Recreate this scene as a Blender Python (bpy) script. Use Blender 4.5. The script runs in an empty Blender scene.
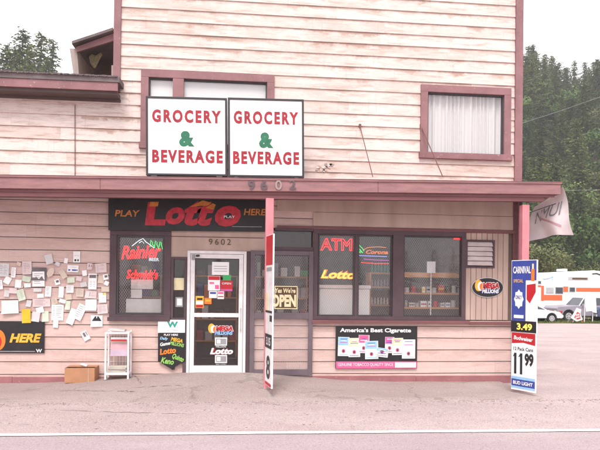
import bpy, bmesh, math, random
from mathutils import Vector, Matrix, noise as mnoise

# ------------------------------------------------------------------ camera
scene = bpy.context.scene
COL = scene.collection
rad = math.radians
CAM_LOC = Vector((0.0, -10.2, 1.6))
YAW, PITCH, ROLL = rad(5.6), rad(0.3), rad(0.67)
SHIFT_Y = 0.095
CAM_ROT = Matrix.Rotation(-YAW, 3, 'Z') @ Matrix.Rotation(rad(90) + PITCH, 3, 'X') @ Matrix.Rotation(ROLL, 3, 'Z')
cam_data = bpy.data.cameras.new('camera')
cam_data.sensor_width = 36.0
cam_data.lens = 36.0
cam_data.shift_y = SHIFT_Y
cam_data.clip_start = 0.1
cam_data.clip_end = 1500
cam = bpy.data.objects.new('camera', cam_data)
cam.matrix_world = Matrix.Translation(CAM_LOC) @ CAM_ROT.to_4x4()
COL.objects.link(cam)
scene.camera = cam

# ------------------------------------------------------------------ world and sun
SUN_EL, SUN_AZ = rad(57), rad(196)      # azimuth measured from +Y clockwise
world = bpy.data.worlds.new('World')
scene.world = world
world.use_nodes = True
wn = world.node_tree
wn.nodes.clear()
sky = wn.nodes.new('ShaderNodeTexSky')
sky.sky_type = 'NISHITA'
sky.sun_disc = False
sky.sun_elevation = SUN_EL
sky.sun_rotation = SUN_AZ
bgn = wn.nodes.new('ShaderNodeBackground')
bgn.inputs['Strength'].default_value = 0.11
# thin bright overcast: cloud layer mixed over the clear sky
tc = wn.nodes.new('ShaderNodeTexCoord')
nz = wn.nodes.new('ShaderNodeTexNoise')
nz.inputs['Scale'].default_value = 2.2
nz.inputs['Detail'].default_value = 5
wn.links.new(tc.outputs['Generated'], nz.inputs['Vector'])
mr = wn.nodes.new('ShaderNodeMapRange')
mr.inputs['From Min'].default_value = 0.3
mr.inputs['From Max'].default_value = 0.6
mr.inputs['To Min'].default_value = 0.86
mr.inputs['To Max'].default_value = 1.0
wn.links.new(nz.outputs['Fac'], mr.inputs['Value'])
mx = wn.nodes.new('ShaderNodeMix')
mx.data_type = 'RGBA'
mx.inputs['B'].default_value = (8.6, 8.3, 8.4, 1)
wn.links.new(mr.outputs['Result'], mx.inputs['Factor'])
wn.links.new(sky.outputs['Color'], mx.inputs['A'])
wn.links.new(mx.outputs['Result'], bgn.inputs['Color'])
wo = wn.nodes.new('ShaderNodeOutputWorld')
wn.links.new(bgn.outputs['Background'], wo.inputs['Surface'])

sun_d = bpy.data.lights.new('sun', 'SUN')
sun_d.energy = 1.75
sun_d.angle = rad(22)
sun_d.color = (1.0, 0.95, 0.9)
sun = bpy.data.objects.new('sun', sun_d)
sd = Vector((math.sin(SUN_AZ) * math.cos(SUN_EL), math.cos(SUN_AZ) * math.cos(SUN_EL), math.sin(SUN_EL)))
sun.rotation_euler = sd.to_track_quat('Z', 'Y').to_euler()
COL.objects.link(sun)

vs = scene.view_settings
vs.view_transform = 'Standard'
vs.look = 'None'
vs.exposure = 0.98
vs.gamma = 1.0
vs.use_curve_mapping = False
scene.cycles.max_bounces = 7
scene.cycles.transparent_max_bounces = 12
scene.cycles.use_denoising = True

# ------------------------------------------------------------------ pixel -> world helpers (photo is 600x450)
def ray(px, py):
    u = (px - 300) / 600.0
    v = (225 - py) / 600.0 + SHIFT_Y
    return CAM_ROT @ Vector((u, v, -1.0))
def P(px, py, Y=0.0):
    d = ray(px, py)
    return CAM_LOC + d * ((Y - CAM_LOC.y) / d.y)
GZ = -0.08      # level of the street below the door sill datum
def G(px, py, z=GZ):
    d = ray(px, py)
    return CAM_LOC + d * ((z - CAM_LOC.z) / d.z)
def R(x0, y0, x1, y1, Y=0.0):
    xm, ym = (x0 + x1) / 2, (y0 + y1) / 2
    return (P(x0, ym, Y).x, P(xm, y1, Y).z, P(x1, ym, Y).x, P(xm, y0, Y).z)   # X0,Z0,X1,Z1

rnd = random.Random(7)

# ------------------------------------------------------------------ materials
MATS = {}
def ramp(nt, src, stops):
    r = nt.nodes.new('ShaderNodeValToRGB')
    cr = r.color_ramp
    while len(cr.elements) < len(stops):
        cr.elements.new(0.5)
    for e, (p, c) in zip(cr.elements, stops):
        e.position = p
        e.color = (*c, 1) if len(c) == 3 else c
    nt.links.new(src, r.inputs['Fac'])
    return r.outputs['Color']
def noise_node(nt, scale, detail=4, vec=None, sx=(1, 1, 1), rough=0.55, dist=0.0):
    n = nt.nodes.new('ShaderNodeTexNoise')
    n.inputs['Scale'].default_value = scale
    n.inputs['Detail'].default_value = detail
    n.inputs['Roughness'].default_value = rough
    n.inputs['Distortion'].default_value = dist
    mp = nt.nodes.new('ShaderNodeMapping')
    mp.inputs['Scale'].default_value = sx
    nt.links.new(vec, mp.inputs['Vector'])
    nt.links.new(mp.outputs['Vector'], n.inputs['Vector'])
    return n.outputs['Fac']
def mixc(nt, fac, a, b, mode='MIX'):
    m = nt.nodes.new('ShaderNodeMix')
    m.data_type = 'RGBA'
    m.blend_type = mode
    for s, v in (('Factor', fac), ('A', a), ('B', b)):
        if isinstance(v, (int, float)):
            m.inputs[s].default_value = v
        elif isinstance(v, tuple):
            m.inputs[s].default_value = (*v[:3], 1)
        else:
            nt.links.new(v, m.inputs[s])
    return m.outputs['Result']
def math_n(nt, op, a, b=None):
    m = nt.nodes.new('ShaderNodeMath')
    m.operation = op
    for i, v in enumerate((a, b)):
        if v is None: continue
        if isinstance(v, (int, float)): m.inputs[i].default_value = v
        else: nt.links.new(v, m.inputs[i])
    return m.outputs[0]
def bump(nt, bsdf, h, strength=0.3, dist=0.01):
    b = nt.nodes.new('ShaderNodeBump')
    b.inputs['Strength'].default_value = strength
    b.inputs['Distance'].default_value = dist
    nt.links.new(h, b.inputs['Height'])
    nt.links.new(b.outputs['Normal'], bsdf.inputs['Normal'])
def new_mat(name):
    m = bpy.data.materials.new(name)
    m.use_nodes = True
    nt = m.node_tree
    b = nt.nodes['Principled BSDF']
    g = nt.nodes.new('ShaderNodeNewGeometry')
    MATS[name] = m
    return m, nt, b, g.outputs['Position']
def M(name, col=None, rough=0.6, metal=0.0, var=0.12, scale=6.0, emit=None, es=1.0, sx=(1, 1, 1), bmp=0.0, spec=0.5):
    """plain material with light mottling"""
    if name in MATS: return MATS[name]
    m, nt, b, pos = new_mat(name)
    f = noise_node(nt, scale, 4, pos, sx)
    lo = tuple(c * (1 - var) for c in col)
    hi = tuple(min(1, c * (1 + var)) for c in col)
    c = ramp(nt, f, [(0.3, lo), (0.7, hi)])
    nt.links.new(c, b.inputs['Base Color'])
    b.inputs['Roughness'].default_value = rough
    b.inputs['Metallic'].default_value = metal
    b.inputs['Specular IOR Level'].default_value = spec
    if emit:
        b.inputs['Emission Color'].default_value = (*emit, 1)
        b.inputs['Emission Strength'].default_value = es
    if bmp: bump(nt, b, f, bmp, 0.01)
    return m

def siding_mat(name, base, pale, stain, pitch, z0, stain_amt=0.55, seed=0.0):
    m, nt, b, pos = new_mat(name)
    sep = nt.nodes.new('ShaderNodeSeparateXYZ')
    nt.links.new(pos, sep.inputs[0])
    row = math_n(nt, 'FLOOR', math_n(nt, 'DIVIDE', math_n(nt, 'SUBTRACT', sep.outputs['Z'], z0), pitch))
    # long boards with butt joints staggered per row
    wr = nt.nodes.new('ShaderNodeTexWhiteNoise'); wr.noise_dimensions = '1D'
    nt.links.new(math_n(nt, 'ADD', row, seed), wr.inputs['W'])
    xs = math_n(nt, 'ADD', math_n(nt, 'DIVIDE', sep.outputs['X'], 3.7), math_n(nt, 'MULTIPLY', wr.outputs['Value'], 7.0))
    seg = math_n(nt, 'FLOOR', xs)
    frac = math_n(nt, 'FRACT', xs)
    joint = math_n(nt, 'MULTIPLY', math_n(nt, 'LESS_THAN', frac, 0.0008), 0.25)
    cmb = nt.nodes.new('ShaderNodeCombineXYZ')
    nt.links.new(row, cmb.inputs[0]); nt.links.new(seg, cmb.inputs[1])
    w2 = nt.nodes.new('ShaderNodeTexWhiteNoise'); w2.noise_dimensions = '3D'
    nt.links.new(cmb.outputs[0], w2.inputs['Vector'])
    # shift the noise per board so grain never runs across the laps
    add = nt.nodes.new('ShaderNodeVectorMath'); add.operation = 'MULTIPLY_ADD'
    nt.links.new(w2.outputs['Color'], add.inputs[0])
    add.inputs[1].default_value = (9, 9, 9)
    nt.links.new(pos, add.inputs[2])
    v = add.outputs[0]
    c = mixc(nt, w2.outputs['Value'], base, pale)
    patch = noise_node(nt, 1.1, 6, v, (1, 1, 3.5), 0.65)
    c = mixc(nt, ramp(nt, patch, [(0.42, (0, 0, 0)), (0.62, (1, 1, 1))]), c, pale)
    # horizontal water stains
    st = noise_node(nt, 1.6, 7, v, (1, 1, 9), 0.72, 0.4)
    stf = ramp(nt, st, [(0.52, (0, 0, 0)), (0.72, (stain_amt,) * 3)])
    c = mixc(nt, stf, c, stain)
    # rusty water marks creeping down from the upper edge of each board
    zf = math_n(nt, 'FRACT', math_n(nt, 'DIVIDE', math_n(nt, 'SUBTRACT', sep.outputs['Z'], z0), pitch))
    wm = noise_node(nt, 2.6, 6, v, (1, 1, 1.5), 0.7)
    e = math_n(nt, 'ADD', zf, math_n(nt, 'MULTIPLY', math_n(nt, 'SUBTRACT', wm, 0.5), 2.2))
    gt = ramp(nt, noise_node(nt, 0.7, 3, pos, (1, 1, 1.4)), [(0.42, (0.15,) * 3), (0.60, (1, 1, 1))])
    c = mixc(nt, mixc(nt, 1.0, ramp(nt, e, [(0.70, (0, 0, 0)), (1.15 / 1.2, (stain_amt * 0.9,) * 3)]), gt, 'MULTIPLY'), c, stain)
    rn = noise_node(nt, 5.0, 4, pos, (4.5, 1, 0.35), 0.6)
    c = mixc(nt, ramp(nt, rn, [(0.60, (0, 0, 0)), (0.72, (0.28,) * 3)]), c, stain)
    # fine grain and flakes
    gr = noise_node(nt, 9, 6, v, (1, 1, 22), 0.75)
    c = mixc(nt, ramp(nt, gr, [(0.35, (0.30,) * 3), (0.55, (0, 0, 0))]), c, tuple(s * 0.8 for s in stain))
    fl = noise_node(nt, 26, 5, v, (1, 1, 2.4), 0.7)
    c = mixc(nt, ramp(nt, fl, [(0.66, (0, 0, 0)), (0.70, (0.6,) * 3)]), c, (0.42, 0.35, 0.32))
    c = mixc(nt, joint, c, tuple(s * 0.35 for s in stain))
    nt.links.new(c, b.inputs['Base Color'])
    b.inputs['Roughness'].default_value = 0.75
    b.inputs['Specular IOR Level'].default_value = 0.25
    bump(nt, b, gr, 0.35, 0.006)
    return m

def worn_paint(name, base, worn, amt=0.6, rough=0.6, sx=(1, 1, 1)):
    m, nt, b, pos = new_mat(name)
    f = noise_node(nt, 3, 5, pos, sx)
    c = ramp(nt, f, [(0.3, tuple(x * 0.8 for x in base)), (0.7, tuple(min(1, x * 1.15) for x in base))])
    g = noise_node(nt, 22, 7, pos, sx, 0.75)
    c = mixc(nt, ramp(nt, g, [(0.60, (0, 0, 0)), (0.68, (amt,) * 3)]), c, worn)
    g2 = noise_node(nt, 8, 6, pos, (1, 1, 1), 0.7)
    c = mixc(nt, ramp(nt, g2, [(0.62, (0, 0, 0)), (0.8, (0.5,) * 3)]), c, tuple(x * 0.5 for x in base))
    nt.links.new(c, b.inputs['Base Color'])
    b.inputs['Roughness'].default_value = rough
    b.inputs['Specular IOR Level'].default_value = 0.3
    bump(nt, b, g, 0.25, 0.004)
    return m

def glass_mat(name, tint=(0.97, 0.975, 0.97), refl=1.0):
    m = bpy.data.materials.new(name); m.use_nodes = True
    nt = m.node_tree; nt.nodes.clear()
    t = nt.nodes.new('ShaderNodeBsdfTransparent'); t.inputs[0].default_value = (*tint, 1)
    g = nt.nodes.new('ShaderNodeBsdfGlossy'); g.inputs['Roughness'].default_value = 0.012
    g.inputs['Color'].default_value = (refl, refl, refl, 1)
    ge = nt.nodes.new('ShaderNodeNewGeometry')
    f = noise_node(nt, 1.3, 2, ge.outputs['Position'])
    bm_ = nt.nodes.new('ShaderNodeBump'); bm_.inputs['Strength'].default_value = 0.08; bm_.inputs['Distance'].default_value = 0.02
    nt.links.new(f, bm_.inputs['Height'])
    nt.links.new(bm_.outputs['Normal'], g.inputs['Normal'])
    lw = nt.nodes.new('ShaderNodeLayerWeight'); lw.inputs['Blend'].default_value = 0.5
    fr_o = math_n(nt, 'ADD', math_n(nt, 'MULTIPLY', math_n(nt, 'POWER', lw.outputs['Facing'], 5.0), 0.9), 0.065)
    mx_ = nt.nodes.new('ShaderNodeMixShader')
    nt.links.new(fr_o, mx_.inputs[0]); nt.links.new(t.outputs[0], mx_.inputs[1]); nt.links.new(g.outputs[0], mx_.inputs[2])
    o = nt.nodes.new('ShaderNodeOutputMaterial'); nt.links.new(mx_.outputs[0], o.inputs[0])
    MATS[name] = m
    return m

def ground_mat(name, base, dark, light, crack=0.0, speck=1.0, rough=0.9, grass=False):
    m, nt, b, pos = new_mat(name)
    big = noise_node(nt, 0.35, 5, pos, (1, 2.2, 1), 0.6)
    c = ramp(nt, big, [(0.3, dark), (0.5, base), (0.7, light)])
    mid = noise_node(nt, 2.4, 6, pos, (0.5, 1.6, 1), 0.7)
    c = mixc(nt, ramp(nt, mid, [(0.35, (0.45,) * 3), (0.55, (0, 0, 0))]), c, dark)
    sp = noise_node(nt, 46, 4, pos, (1, 1, 1), 0.8)
    c = mixc(nt, ramp(nt, sp, [(0.34, (0.75 * speck,) * 3), (0.48, (0, 0, 0))]), c, tuple(x * 0.55 for x in dark))
    sp2 = noise_node(nt, 60, 3, pos, (1, 1, 1.1), 0.8)
    c = mixc(nt, ramp(nt, sp2, [(0.56, (0, 0, 0)), (0.68, (0.8 * speck,) * 3)]), c, tuple(min(1, x * 1.5) for x in light))
    # dark spots and stains
    so = noise_node(nt, 1.3, 3, pos, (1, 1.5, 1), 0.5)
    c = mixc(nt, ramp(nt, so, [(0.68, (0, 0, 0)), (0.76, (0.35,) * 3)]), c, tuple(x * 0.5 for x in dark))
    if crack:
        vo = nt.nodes.new('ShaderNodeTexVoronoi'); vo.feature = 'DISTANCE_TO_EDGE'
        vo.inputs['Scale'].default_value = 0.55
        n2 = nt.nodes.new('ShaderNodeTexNoise'); n2.inputs['Scale'].default_value = 3.5; n2.inputs['Detail'].default_value = 6
        nt.links.new(pos, n2.inputs['Vector'])
        vm = nt.nodes.new('ShaderNodeVectorMath'); vm.operation = 'MULTIPLY_ADD'
        nt.links.new(n2.outputs['Color'], vm.inputs[0]); vm.inputs[1].default_value = (0.55,) * 3
        nt.links.new(pos, vm.inputs[2])
        nt.links.new(vm.outputs[0], vo.inputs['Vector'])
        cf = ramp(nt, vo.outputs['Distance'], [(0.0, (crack,) * 3), (0.012, (crack * 0.5,) * 3), (0.025, (0, 0, 0))])
        gate = noise_node(nt, 0.9, 2, pos)
        cf = mixc(nt, ramp(nt, gate, [(0.45, (0, 0, 0)), (0.55, (1, 1, 1))]), (0, 0, 0), cf)
        c = mixc(nt, cf, c, tuple(x * 0.3 for x in dark))
    nt.links.new(c, b.inputs['Base Color'])
    b.inputs['Roughness'].default_value = rough
    b.inputs['Specular IOR Level'].default_value = 0.2
    bump(nt, b, sp, 0.5, 0.012)
    return m

def leaf_mat(name, a, b2, c3):
    m, nt, b, pos = new_mat(name)
    oi = nt.nodes.new('ShaderNodeObjectInfo')
    f = noise_node(nt, 0.9, 3, pos, (1, 1, 1))
    c = ramp(nt, f, [(0.3, a), (0.5, b2), (0.72, c3)])
    hs = nt.nodes.new('ShaderNodeHueSaturation')
    nt.links.new(c, hs.inputs['Color'])
    mr_ = nt.nodes.new('ShaderNodeMapRange')
    nt.links.new(oi.outputs['Random'], mr_.inputs['Value'])
    mr_.inputs['To Min'].default_value = 0.7; mr_.inputs['To Max'].default_value = 1.35
    nt.links.new(mr_.outputs[0], hs.inputs['Value'])
    mr2 = nt.nodes.new('ShaderNodeMapRange')
    nt.links.new(oi.outputs['Random'], mr2.inputs['Value'])
    mr2.inputs['To Min'].default_value = 0.515; mr2.inputs['To Max'].default_value = 0.48
    nt.links.new(mr2.outputs[0], hs.inputs['Hue'])
    nt.links.new(hs.outputs['Color'], b.inputs['Base Color'])
    b.inputs['Roughness'].default_value = 0.7
    b.inputs['Specular IOR Level'].default_value = 0.15
    return m

PITCHB = 0.2035
ZB0 = 0.085
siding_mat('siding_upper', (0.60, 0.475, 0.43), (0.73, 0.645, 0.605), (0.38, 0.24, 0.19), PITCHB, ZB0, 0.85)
siding_mat('siding_lower', (0.60, 0.425, 0.385), (0.71, 0.535, 0.495), (0.42, 0.27, 0.23), PITCHB, ZB0, 0.4, 31.0)
worn_paint('trim_rose', (0.27, 0.14, 0.148), (0.52, 0.37, 0.37), 0.75)
worn_paint('fascia_rose', (0.30, 0.155, 0.158), (0.50, 0.37, 0.355), 0.8, sx=(1, 1, 5))
worn_paint('post_pink', (0.60, 0.22, 0.25), (0.68, 0.4, 0.4), 0.4)
worn_paint('beam_mauve', (0.20, 0.085, 0.09), (0.3, 0.18, 0.17), 0.3, sx=(0.4, 1, 4))
worn_paint('panel_tan', (0.52, 0.385, 0.33), (0.40, 0.26, 0.22), 0.4, sx=(1, 1, 0.25))
worn_paint('frame_plum', (0.095, 0.062, 0.072), (0.25, 0.19, 0.20), 0.35)
worn_paint('grille_plum', (0.15, 0.118, 0.135), (0.32, 0.27, 0.28), 0.35)
worn_paint('base_rose', (0.33, 0.14, 0.15), (0.45, 0.34, 0.32), 0.6)
worn_paint('old_board', (0.38, 0.31, 0.29), (0.55, 0.5, 0.48), 0.6, sx=(4, 1, 0.4))
worn_paint('roof_shingle', (0.17, 0.14, 0.14), (0.32, 0.29, 0.28), 0.7, 0.9)
M('louvre_pale', (0.66, 0.57, 0.56), .6)
M('banner_red', (0.50, 0.02, 0.04), .5, var=.3, scale=12)
M('banner_orange', (0.58, 0.20, 0.03), .5, var=.3, scale=12)
M('paper_white_flake', (0.75, 0.70, 0.68), .8)
M('mesh_pale', (0.55, 0.53, 0.52), .6)
M('newsprint', (0.55, 0.50, 0.42), .8)
M('paper_grey', (0.66, 0.64, 0.65), .8, var=.1)
M('black_frame', (0.03, 0.028, 0.035), 0.45)
M('sign_white', (0.86, 0.86, 0.85), 0.4, var=0.03, scale=2)
M('red_letter', (0.32, 0.010, 0.024), 0.5, var=0.15, scale=14)
M('green_letter', (0.015, 0.15, 0.075), 0.5, var=0.15, scale=14)
M('white_metal', (0.78, 0.75, 0.76), 0.45, var=0.10, scale=9)
M('dark_metal', (0.05, 0.045, 0.05), 0.5)
M('steel_mesh', (0.48, 0.44, 0.45), 0.5, metal=0.3)
M('rust_rod', (0.16, 0.07, 0.06), 0.7)
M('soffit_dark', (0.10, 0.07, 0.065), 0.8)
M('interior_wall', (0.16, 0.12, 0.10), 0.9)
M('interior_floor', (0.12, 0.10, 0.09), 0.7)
M('curtain_white', (0.62, 0.60, 0.61), 0.8, var=0.02, sx=(6, 1, 0.2))
M('blind_white', (0.70, 0.69, 0.70), 0.7, var=0.03, scale=2)
M('ink_black', (0.018, 0.016, 0.02), 0.5)
M('vinyl_black', (0.014, 0.012, 0.015), 0.5, var=0.3)
M('ink_white', (0.85, 0.85, 0.85), 0.5, var=0.03)
M('ink_grey', (0.30, 0.29, 0.31), 0.6)
M('ink_red', (0.50, 0.012, 0.022), 0.45)
M('ink_blue', (0.04, 0.065, 0.32), 0.45)
M('ink_lightblue', (0.30, 0.55, 0.80), 0.5)
M('ink_green', (0.04, 0.42, 0.12), 0.5)
M('ink_lime', (0.30, 0.62, 0.12), 0.5)
M('ink_yellow', (0.82, 0.44, 0.04), 0.5)
M('ink_orange', (0.80, 0.20, 0.02), 0.5)
M('ink_pink', (0.80, 0.12, 0.30), 0.5)
M('ink_magenta', (0.55, 0.10, 0.35), 0.5)
M('ink_cream', (0.80, 0.72, 0.45), 0.5)
M('ink_teal', (0.03, 0.33, 0.25), 0.5)
M('ink_brown', (0.10, 0.05, 0.02), 0.5)
M('digit_metal', (0.10, 0.07, 0.08), 0.4)
M('digit_pale', (0.30, 0.23, 0.22), 0.5)
M('cardboard', (0.44, 0.22, 0.12), 0.85, var=0.1, scale=5)
M('wood_shelf', (0.62, 0.29, 0.12), 0.6, sx=(1, 1, 9))
M('rv_white', (0.80, 0.80, 0.80), 0.35, var=0.03, scale=1)
M('rv_orange', (0.72, 0.13, 0.04), 0.35, var=0.08, scale=1)
M('car_white', (0.78, 0.78, 0.80), 0.25, var=0.03, scale=1)
M('truck_grey', (0.30, 0.27, 0.33), 0.3, var=0.06, scale=1)
M('van_blue', (0.06, 0.08, 0.16), 0.3, var=0.06, scale=1)
M('tyre', (0.025, 0.023, 0.025), 0.85)
M('hub_silver', (0.55, 0.55, 0.57), 0.3, metal=0.6)
M('car_glass', (0.03, 0.035, 0.05), 0.08, spec=0.8)
M('chrome', (0.6, 0.6, 0.62), 0.15, metal=0.9)
M('lamp_red', (0.4, 0.02, 0.02), 0.2)
M('lamp_clear', (0.75, 0.7, 0.6), 0.15)
M('bark', (0.10, 0.075, 0.06), 0.9, var=0.3, scale=4, sx=(3, 3, 0.5))
M('tarp_white', (0.80, 0.79, 0.82), 0.6, var=0.04, scale=3)
M('banner_cloth', (0.84, 0.77, 0.78), 0.8, var=0.10, scale=4)
M('wire_black', (0.10, 0.10, 0.11), 0.6)
leaf_mat('needle_dark', (0.052, 0.070, 0.026), (0.086, 0.112, 0.038), (0.12, 0.15, 0.05))
leaf_mat('leaf_green', (0.045, 0.085, 0.025), (0.08, 0.13, 0.038), (0.125, 0.175, 0.055))
leaf_mat('leaf_olive', (0.07, 0.085, 0.03), (0.12, 0.13, 0.05), (0.18, 0.175, 0.075))
leaf_mat('grass_blade', (0.05, 0.08, 0.02), (0.10, 0.13, 0.035), (0.19, 0.19, 0.07))
ground_mat('lot_ground', (0.42, 0.34, 0.338), (0.36, 0.286, 0.286), (0.48, 0.398, 0.394), 0.1)
ground_mat('road_asphalt', (0.385, 0.312, 0.322), (0.345, 0.275, 0.286), (0.43, 0.358, 0.364), 0.05, 1.0)
ground_mat('shoulder_asphalt', (0.425, 0.342, 0.340), (0.365, 0.289, 0.288), (0.485, 0.40, 0.396), 0.10, 1.2)
ground_mat('sidewalk_concrete', (0.365, 0.29, 0.275), (0.305, 0.24, 0.225), (0.40, 0.335, 0.315), 0.35, 1.0)
ground_mat('hill_soil', (0.05, 0.055, 0.02), (0.03, 0.035, 0.015), (0.08, 0.08, 0.035), 0, 0.5)
ground_mat('verge_soil', (0.16, 0.15, 0.08), (0.10, 0.10, 0.05), (0.24, 0.21, 0.13), 0, 0.7)
glass_mat('pane_glass')
def emis(name, col, s):
    m, nt, b, pos = new_mat(name)
    b.inputs['Base Color'].default_value = (*col, 1)
    b.inputs['Emission Color'].default_value = (*col, 1)
    b.inputs['Emission Strength'].default_value = s
    return m
emis('neon_red', (1.0, 0.002, 0.004), 3.2)
emis('neon_green', (0.02, 0.75, 0.10), 0.9)
emis('neon_white', (0.85, 0.9, 1.0), 0.7)
emis('neon_yellow', (1.0, 0.55, 0.04), 0.8)
emis('neon_orange', (1.0, 0.22, 0.03), 0.7)
emis('neon_blue', (0.25, 0.3, 1.0), 0.7)
emis('neon_purple', (0.6, 0.1, 0.6), 0.35)
emis('led_yellow', (1.0, 0.55, 0.08), 0.6)

# ------------------------------------------------------------------ mesh builder
class MB:
    def __init__(s, smooth=False):
        s.v = []; s.f = []; s.m = []; s.mats = []; s.smooth = smooth
    def mi(s, m):
        if m not in s.mats: s.mats.append(m)
        return s.mats.index(m)
    def face(s, pts, m):
        n = len(s.v); s.v += [tuple(p) for p in pts]
        s.f.append(tuple(range(n, n + len(pts)))); s.m.append(s.mi(m))
    def box(s, x0, x1, y0, y1, z0, z1, m, rot=None, about=None):
        n = len(s.v)
        pts = [Vector(p) for p in ((x0, y0, z0), (x1, y0, z0), (x1, y1, z0), (x0, y1, z0), (x0, y0, z1), (x1, y0, z1), (x1, y1, z1), (x0, y1, z1))]
        if rot is not None:
            c = Vector(about) if about else Vector(((x0 + x1) / 2, (y0 + y1) / 2, (z0 + z1) / 2))
            pts = [c + rot @ (p - c) for p in pts]
        s.v += [tuple(p) for p in pts]
        for q in ((0, 3, 2, 1), (4, 5, 6, 7), (0, 1, 5, 4), (1, 2, 6, 5), (2, 3, 7, 6), (3, 0, 4, 7)):
            s.f.append(tuple(n + i for i in q)); s.m.append(s.mi(m))
        return s
    def prism(s, poly, y0, y1, m, axis='y', mf=None):
        """poly: list of (a,b) extruded along an axis; axis y -> (x,z)"""
        n = len(s.v); k = len(poly)
        def pt(a, b, c):
            return (a, c, b) if axis == 'y' else ((c, a, b) if axis == 'x' else (a, b, c))
        s.v += [pt(a, b, y0) for a, b in poly] + [pt(a, b, y1) for a, b in poly]
        s.f.append(tuple(n + i for i in range(k))); s.m.append(s.mi(mf or m))
        s.f.append(tuple(n + k + i for i in reversed(range(k)))); s.m.append(s.mi(m))
        for i in range(k):
            j = (i + 1) % k
            s.f.append((n + i, n + k + i, n + k + j, n + j)); s.m.append(s.mi(m))
        return s
    def tube(s, pts, r, m, seg=6, r2=None, cap=True):
        pts = [Vector(p) for p in pts]
        n0 = len(s.v); k = len(pts)
        up = Vector((0, 0, 1))
        for i, p in enumerate(pts):
            d = (pts[min(i + 1, k - 1)] - pts[max(i - 1, 0)]).normalized()
            a = d.cross(up)
            if a.length < 1e-3: a = d.cross(Vector((1, 0, 0)))
            a.normalize(); b = d.cross(a)
            rr = r if r2 is None else r + (r2 - r) * i / max(1, k - 1)
            for j in range(seg):
                t = 2 * math.pi * j / seg
                s.v.append(tuple(p + a * math.cos(t) * rr + b * math.sin(t) * rr))
        for i in range(k - 1):
            for j in range(seg):
                q = (n0 + i * seg + j, n0 + i * seg + (j + 1) % seg, n0 + (i + 1) * seg + (j + 1) % seg, n0 + (i + 1) * seg + j)
                s.f.append(q); s.m.append(s.mi(m))
        if cap:
            s.f.append(tuple(n0 + j for j in range(seg))); s.m.append(s.mi(m))
            s.f.append(tuple(n0 + (k - 1) * seg + j for j in reversed(range(seg)))); s.m.append(s.mi(m))
        return s
    def text(s, body, cx, cz, w, h, y, m, bold=0.0, shear=0.0, rot=0.0, thick=0.003, fn=None, tube=None, smallcaps=1.0, spacing=1.0):
        """text fitted into a w x h box, facing -Y; tube>0 draws outline tubes (neon)"""
        cu = bpy.data.curves.new('txt', 'FONT')
        cu.body = body; cu.size = 1.0; cu.shear = shear; cu.offset = bold
        cu.space_character = spacing
        cu.resolution_u = 3
        if tube:
            cu.fill_mode = 'NONE'; cu.bevel_depth = 0.02; cu.bevel_resolution = 0
        ob = bpy.data.objects.new('txt', cu)
        me = ob.to_mesh()
        vs_ = [Vector(v.co) for v in me.vertices]
        fs = [tuple(p.vertices) for p in me.polygons]
        ob.to_mesh_clear(); bpy.data.objects.remove(ob); bpy.data.curves.remove(cu)
        if not vs_: return s
        xs = [v.x for v in vs_]; ys = [v.y for v in vs_]
        x0, x1, y0, y1 = min(xs), max(xs), min(ys), max(ys)
        sx = w / max(1e-6, x1 - x0); sy = h / max(1e-6, y1 - y0)
        if tube:
            sz = tube / 0.02
        cr, sr = math.cos(rot), math.sin(rot)
        n = len(s.v)
        mi = s.mi(m)
        def place(v, yy):
            a = (v.x - (x0 + x1) / 2) * sx; b = (v.y - (y0 + y1) / 2) * sy
            a, b = a * cr - b * sr, a * sr + b * cr
            if fn: return tuple(fn(cx + a, cz + b, yy))
            return (cx + a, yy, cz + b)
        if tube:
            s.v += [place(v, y - v.z * sz) for v in vs_]
            for f in fs: s.f.append(tuple(n + i for i in f)); s.m.append(mi)
        else:
            s.v += [place(v, y - thick) for v in vs_]
            for f in fs: s.f.append(tuple(n + i for i in f)); s.m.append(mi)
        return s
    def disc(s, cx, cz, rx, rz, y0, y1, m, seg=28, mf=None):
        return s.prism([(cx + rx * math.cos(2 * math.pi * i / seg), cz + rz * math.sin(2 * math.pi * i / seg)) for i in range(seg)], y0, y1, m, mf=mf)
    def mesh(s, name):
        me = bpy.data.meshes.new(name)
        me.from_pydata(s.v, [], s.f)
        for k in s.mats: me.materials.append(MATS[k])
        me.polygons.foreach_set('material_index', s.m)
        if s.smooth: me.polygons.foreach_set('use_smooth', [True] * len(s.f))
        me.update()
        return me
    def build(s, name, parent=None, bevel=0.0):
        if s.smooth is False:
            pass
        o = bpy.data.objects.new(name, s.mesh(name))
        COL.objects.link(o)
        if parent is not None:
            o.parent = parent
            if parent.type == 'EMPTY' and not parent.get('_local'):
                o.location = -parent.location
        if bevel:
            b = o.modifiers.new('bevel', 'BEVEL'); b.width = bevel; b.segments = 2; b.limit_method = 'ANGLE'; b.angle_limit = rad(40)
        return o
def tag(o, label=None, cat=None, group=None, kind=None):
    if label: o['label'] = label
    if cat: o['category'] = cat
    if group: o['group'] = group
    if kind: o['kind'] = kind
    return o
def empty(name, loc, label, cat, group=None, rot=(0, 0, 0), local=False):
    o = bpy.data.objects.new(name, None)
    o.empty_display_size = 0.2
    o.location = loc; o.rotation_euler = rot
    COL.objects.link(o)
    if local: o['_local'] = 1
    return tag(o, label, cat, group)
def children(o): return [c for c in bpy.data.objects if c.parent == o]
def copy_tree(o, parent=None):
    c = o.copy(); COL.objects.link(c); c.parent = parent
    for ch in children(o):
        copy_tree(ch, c)
    return c
def struct(name, mb, kind='structure'):
    o = mb.build(name); o['kind'] = kind; return o
def fix_normals(o):
    bm = bmesh.new(); bm.from_mesh(o.data); bmesh.ops.recalc_face_normals(bm, faces=bm.faces[:]); bm.to_mesh(o.data); bm.free()
    return o

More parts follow.
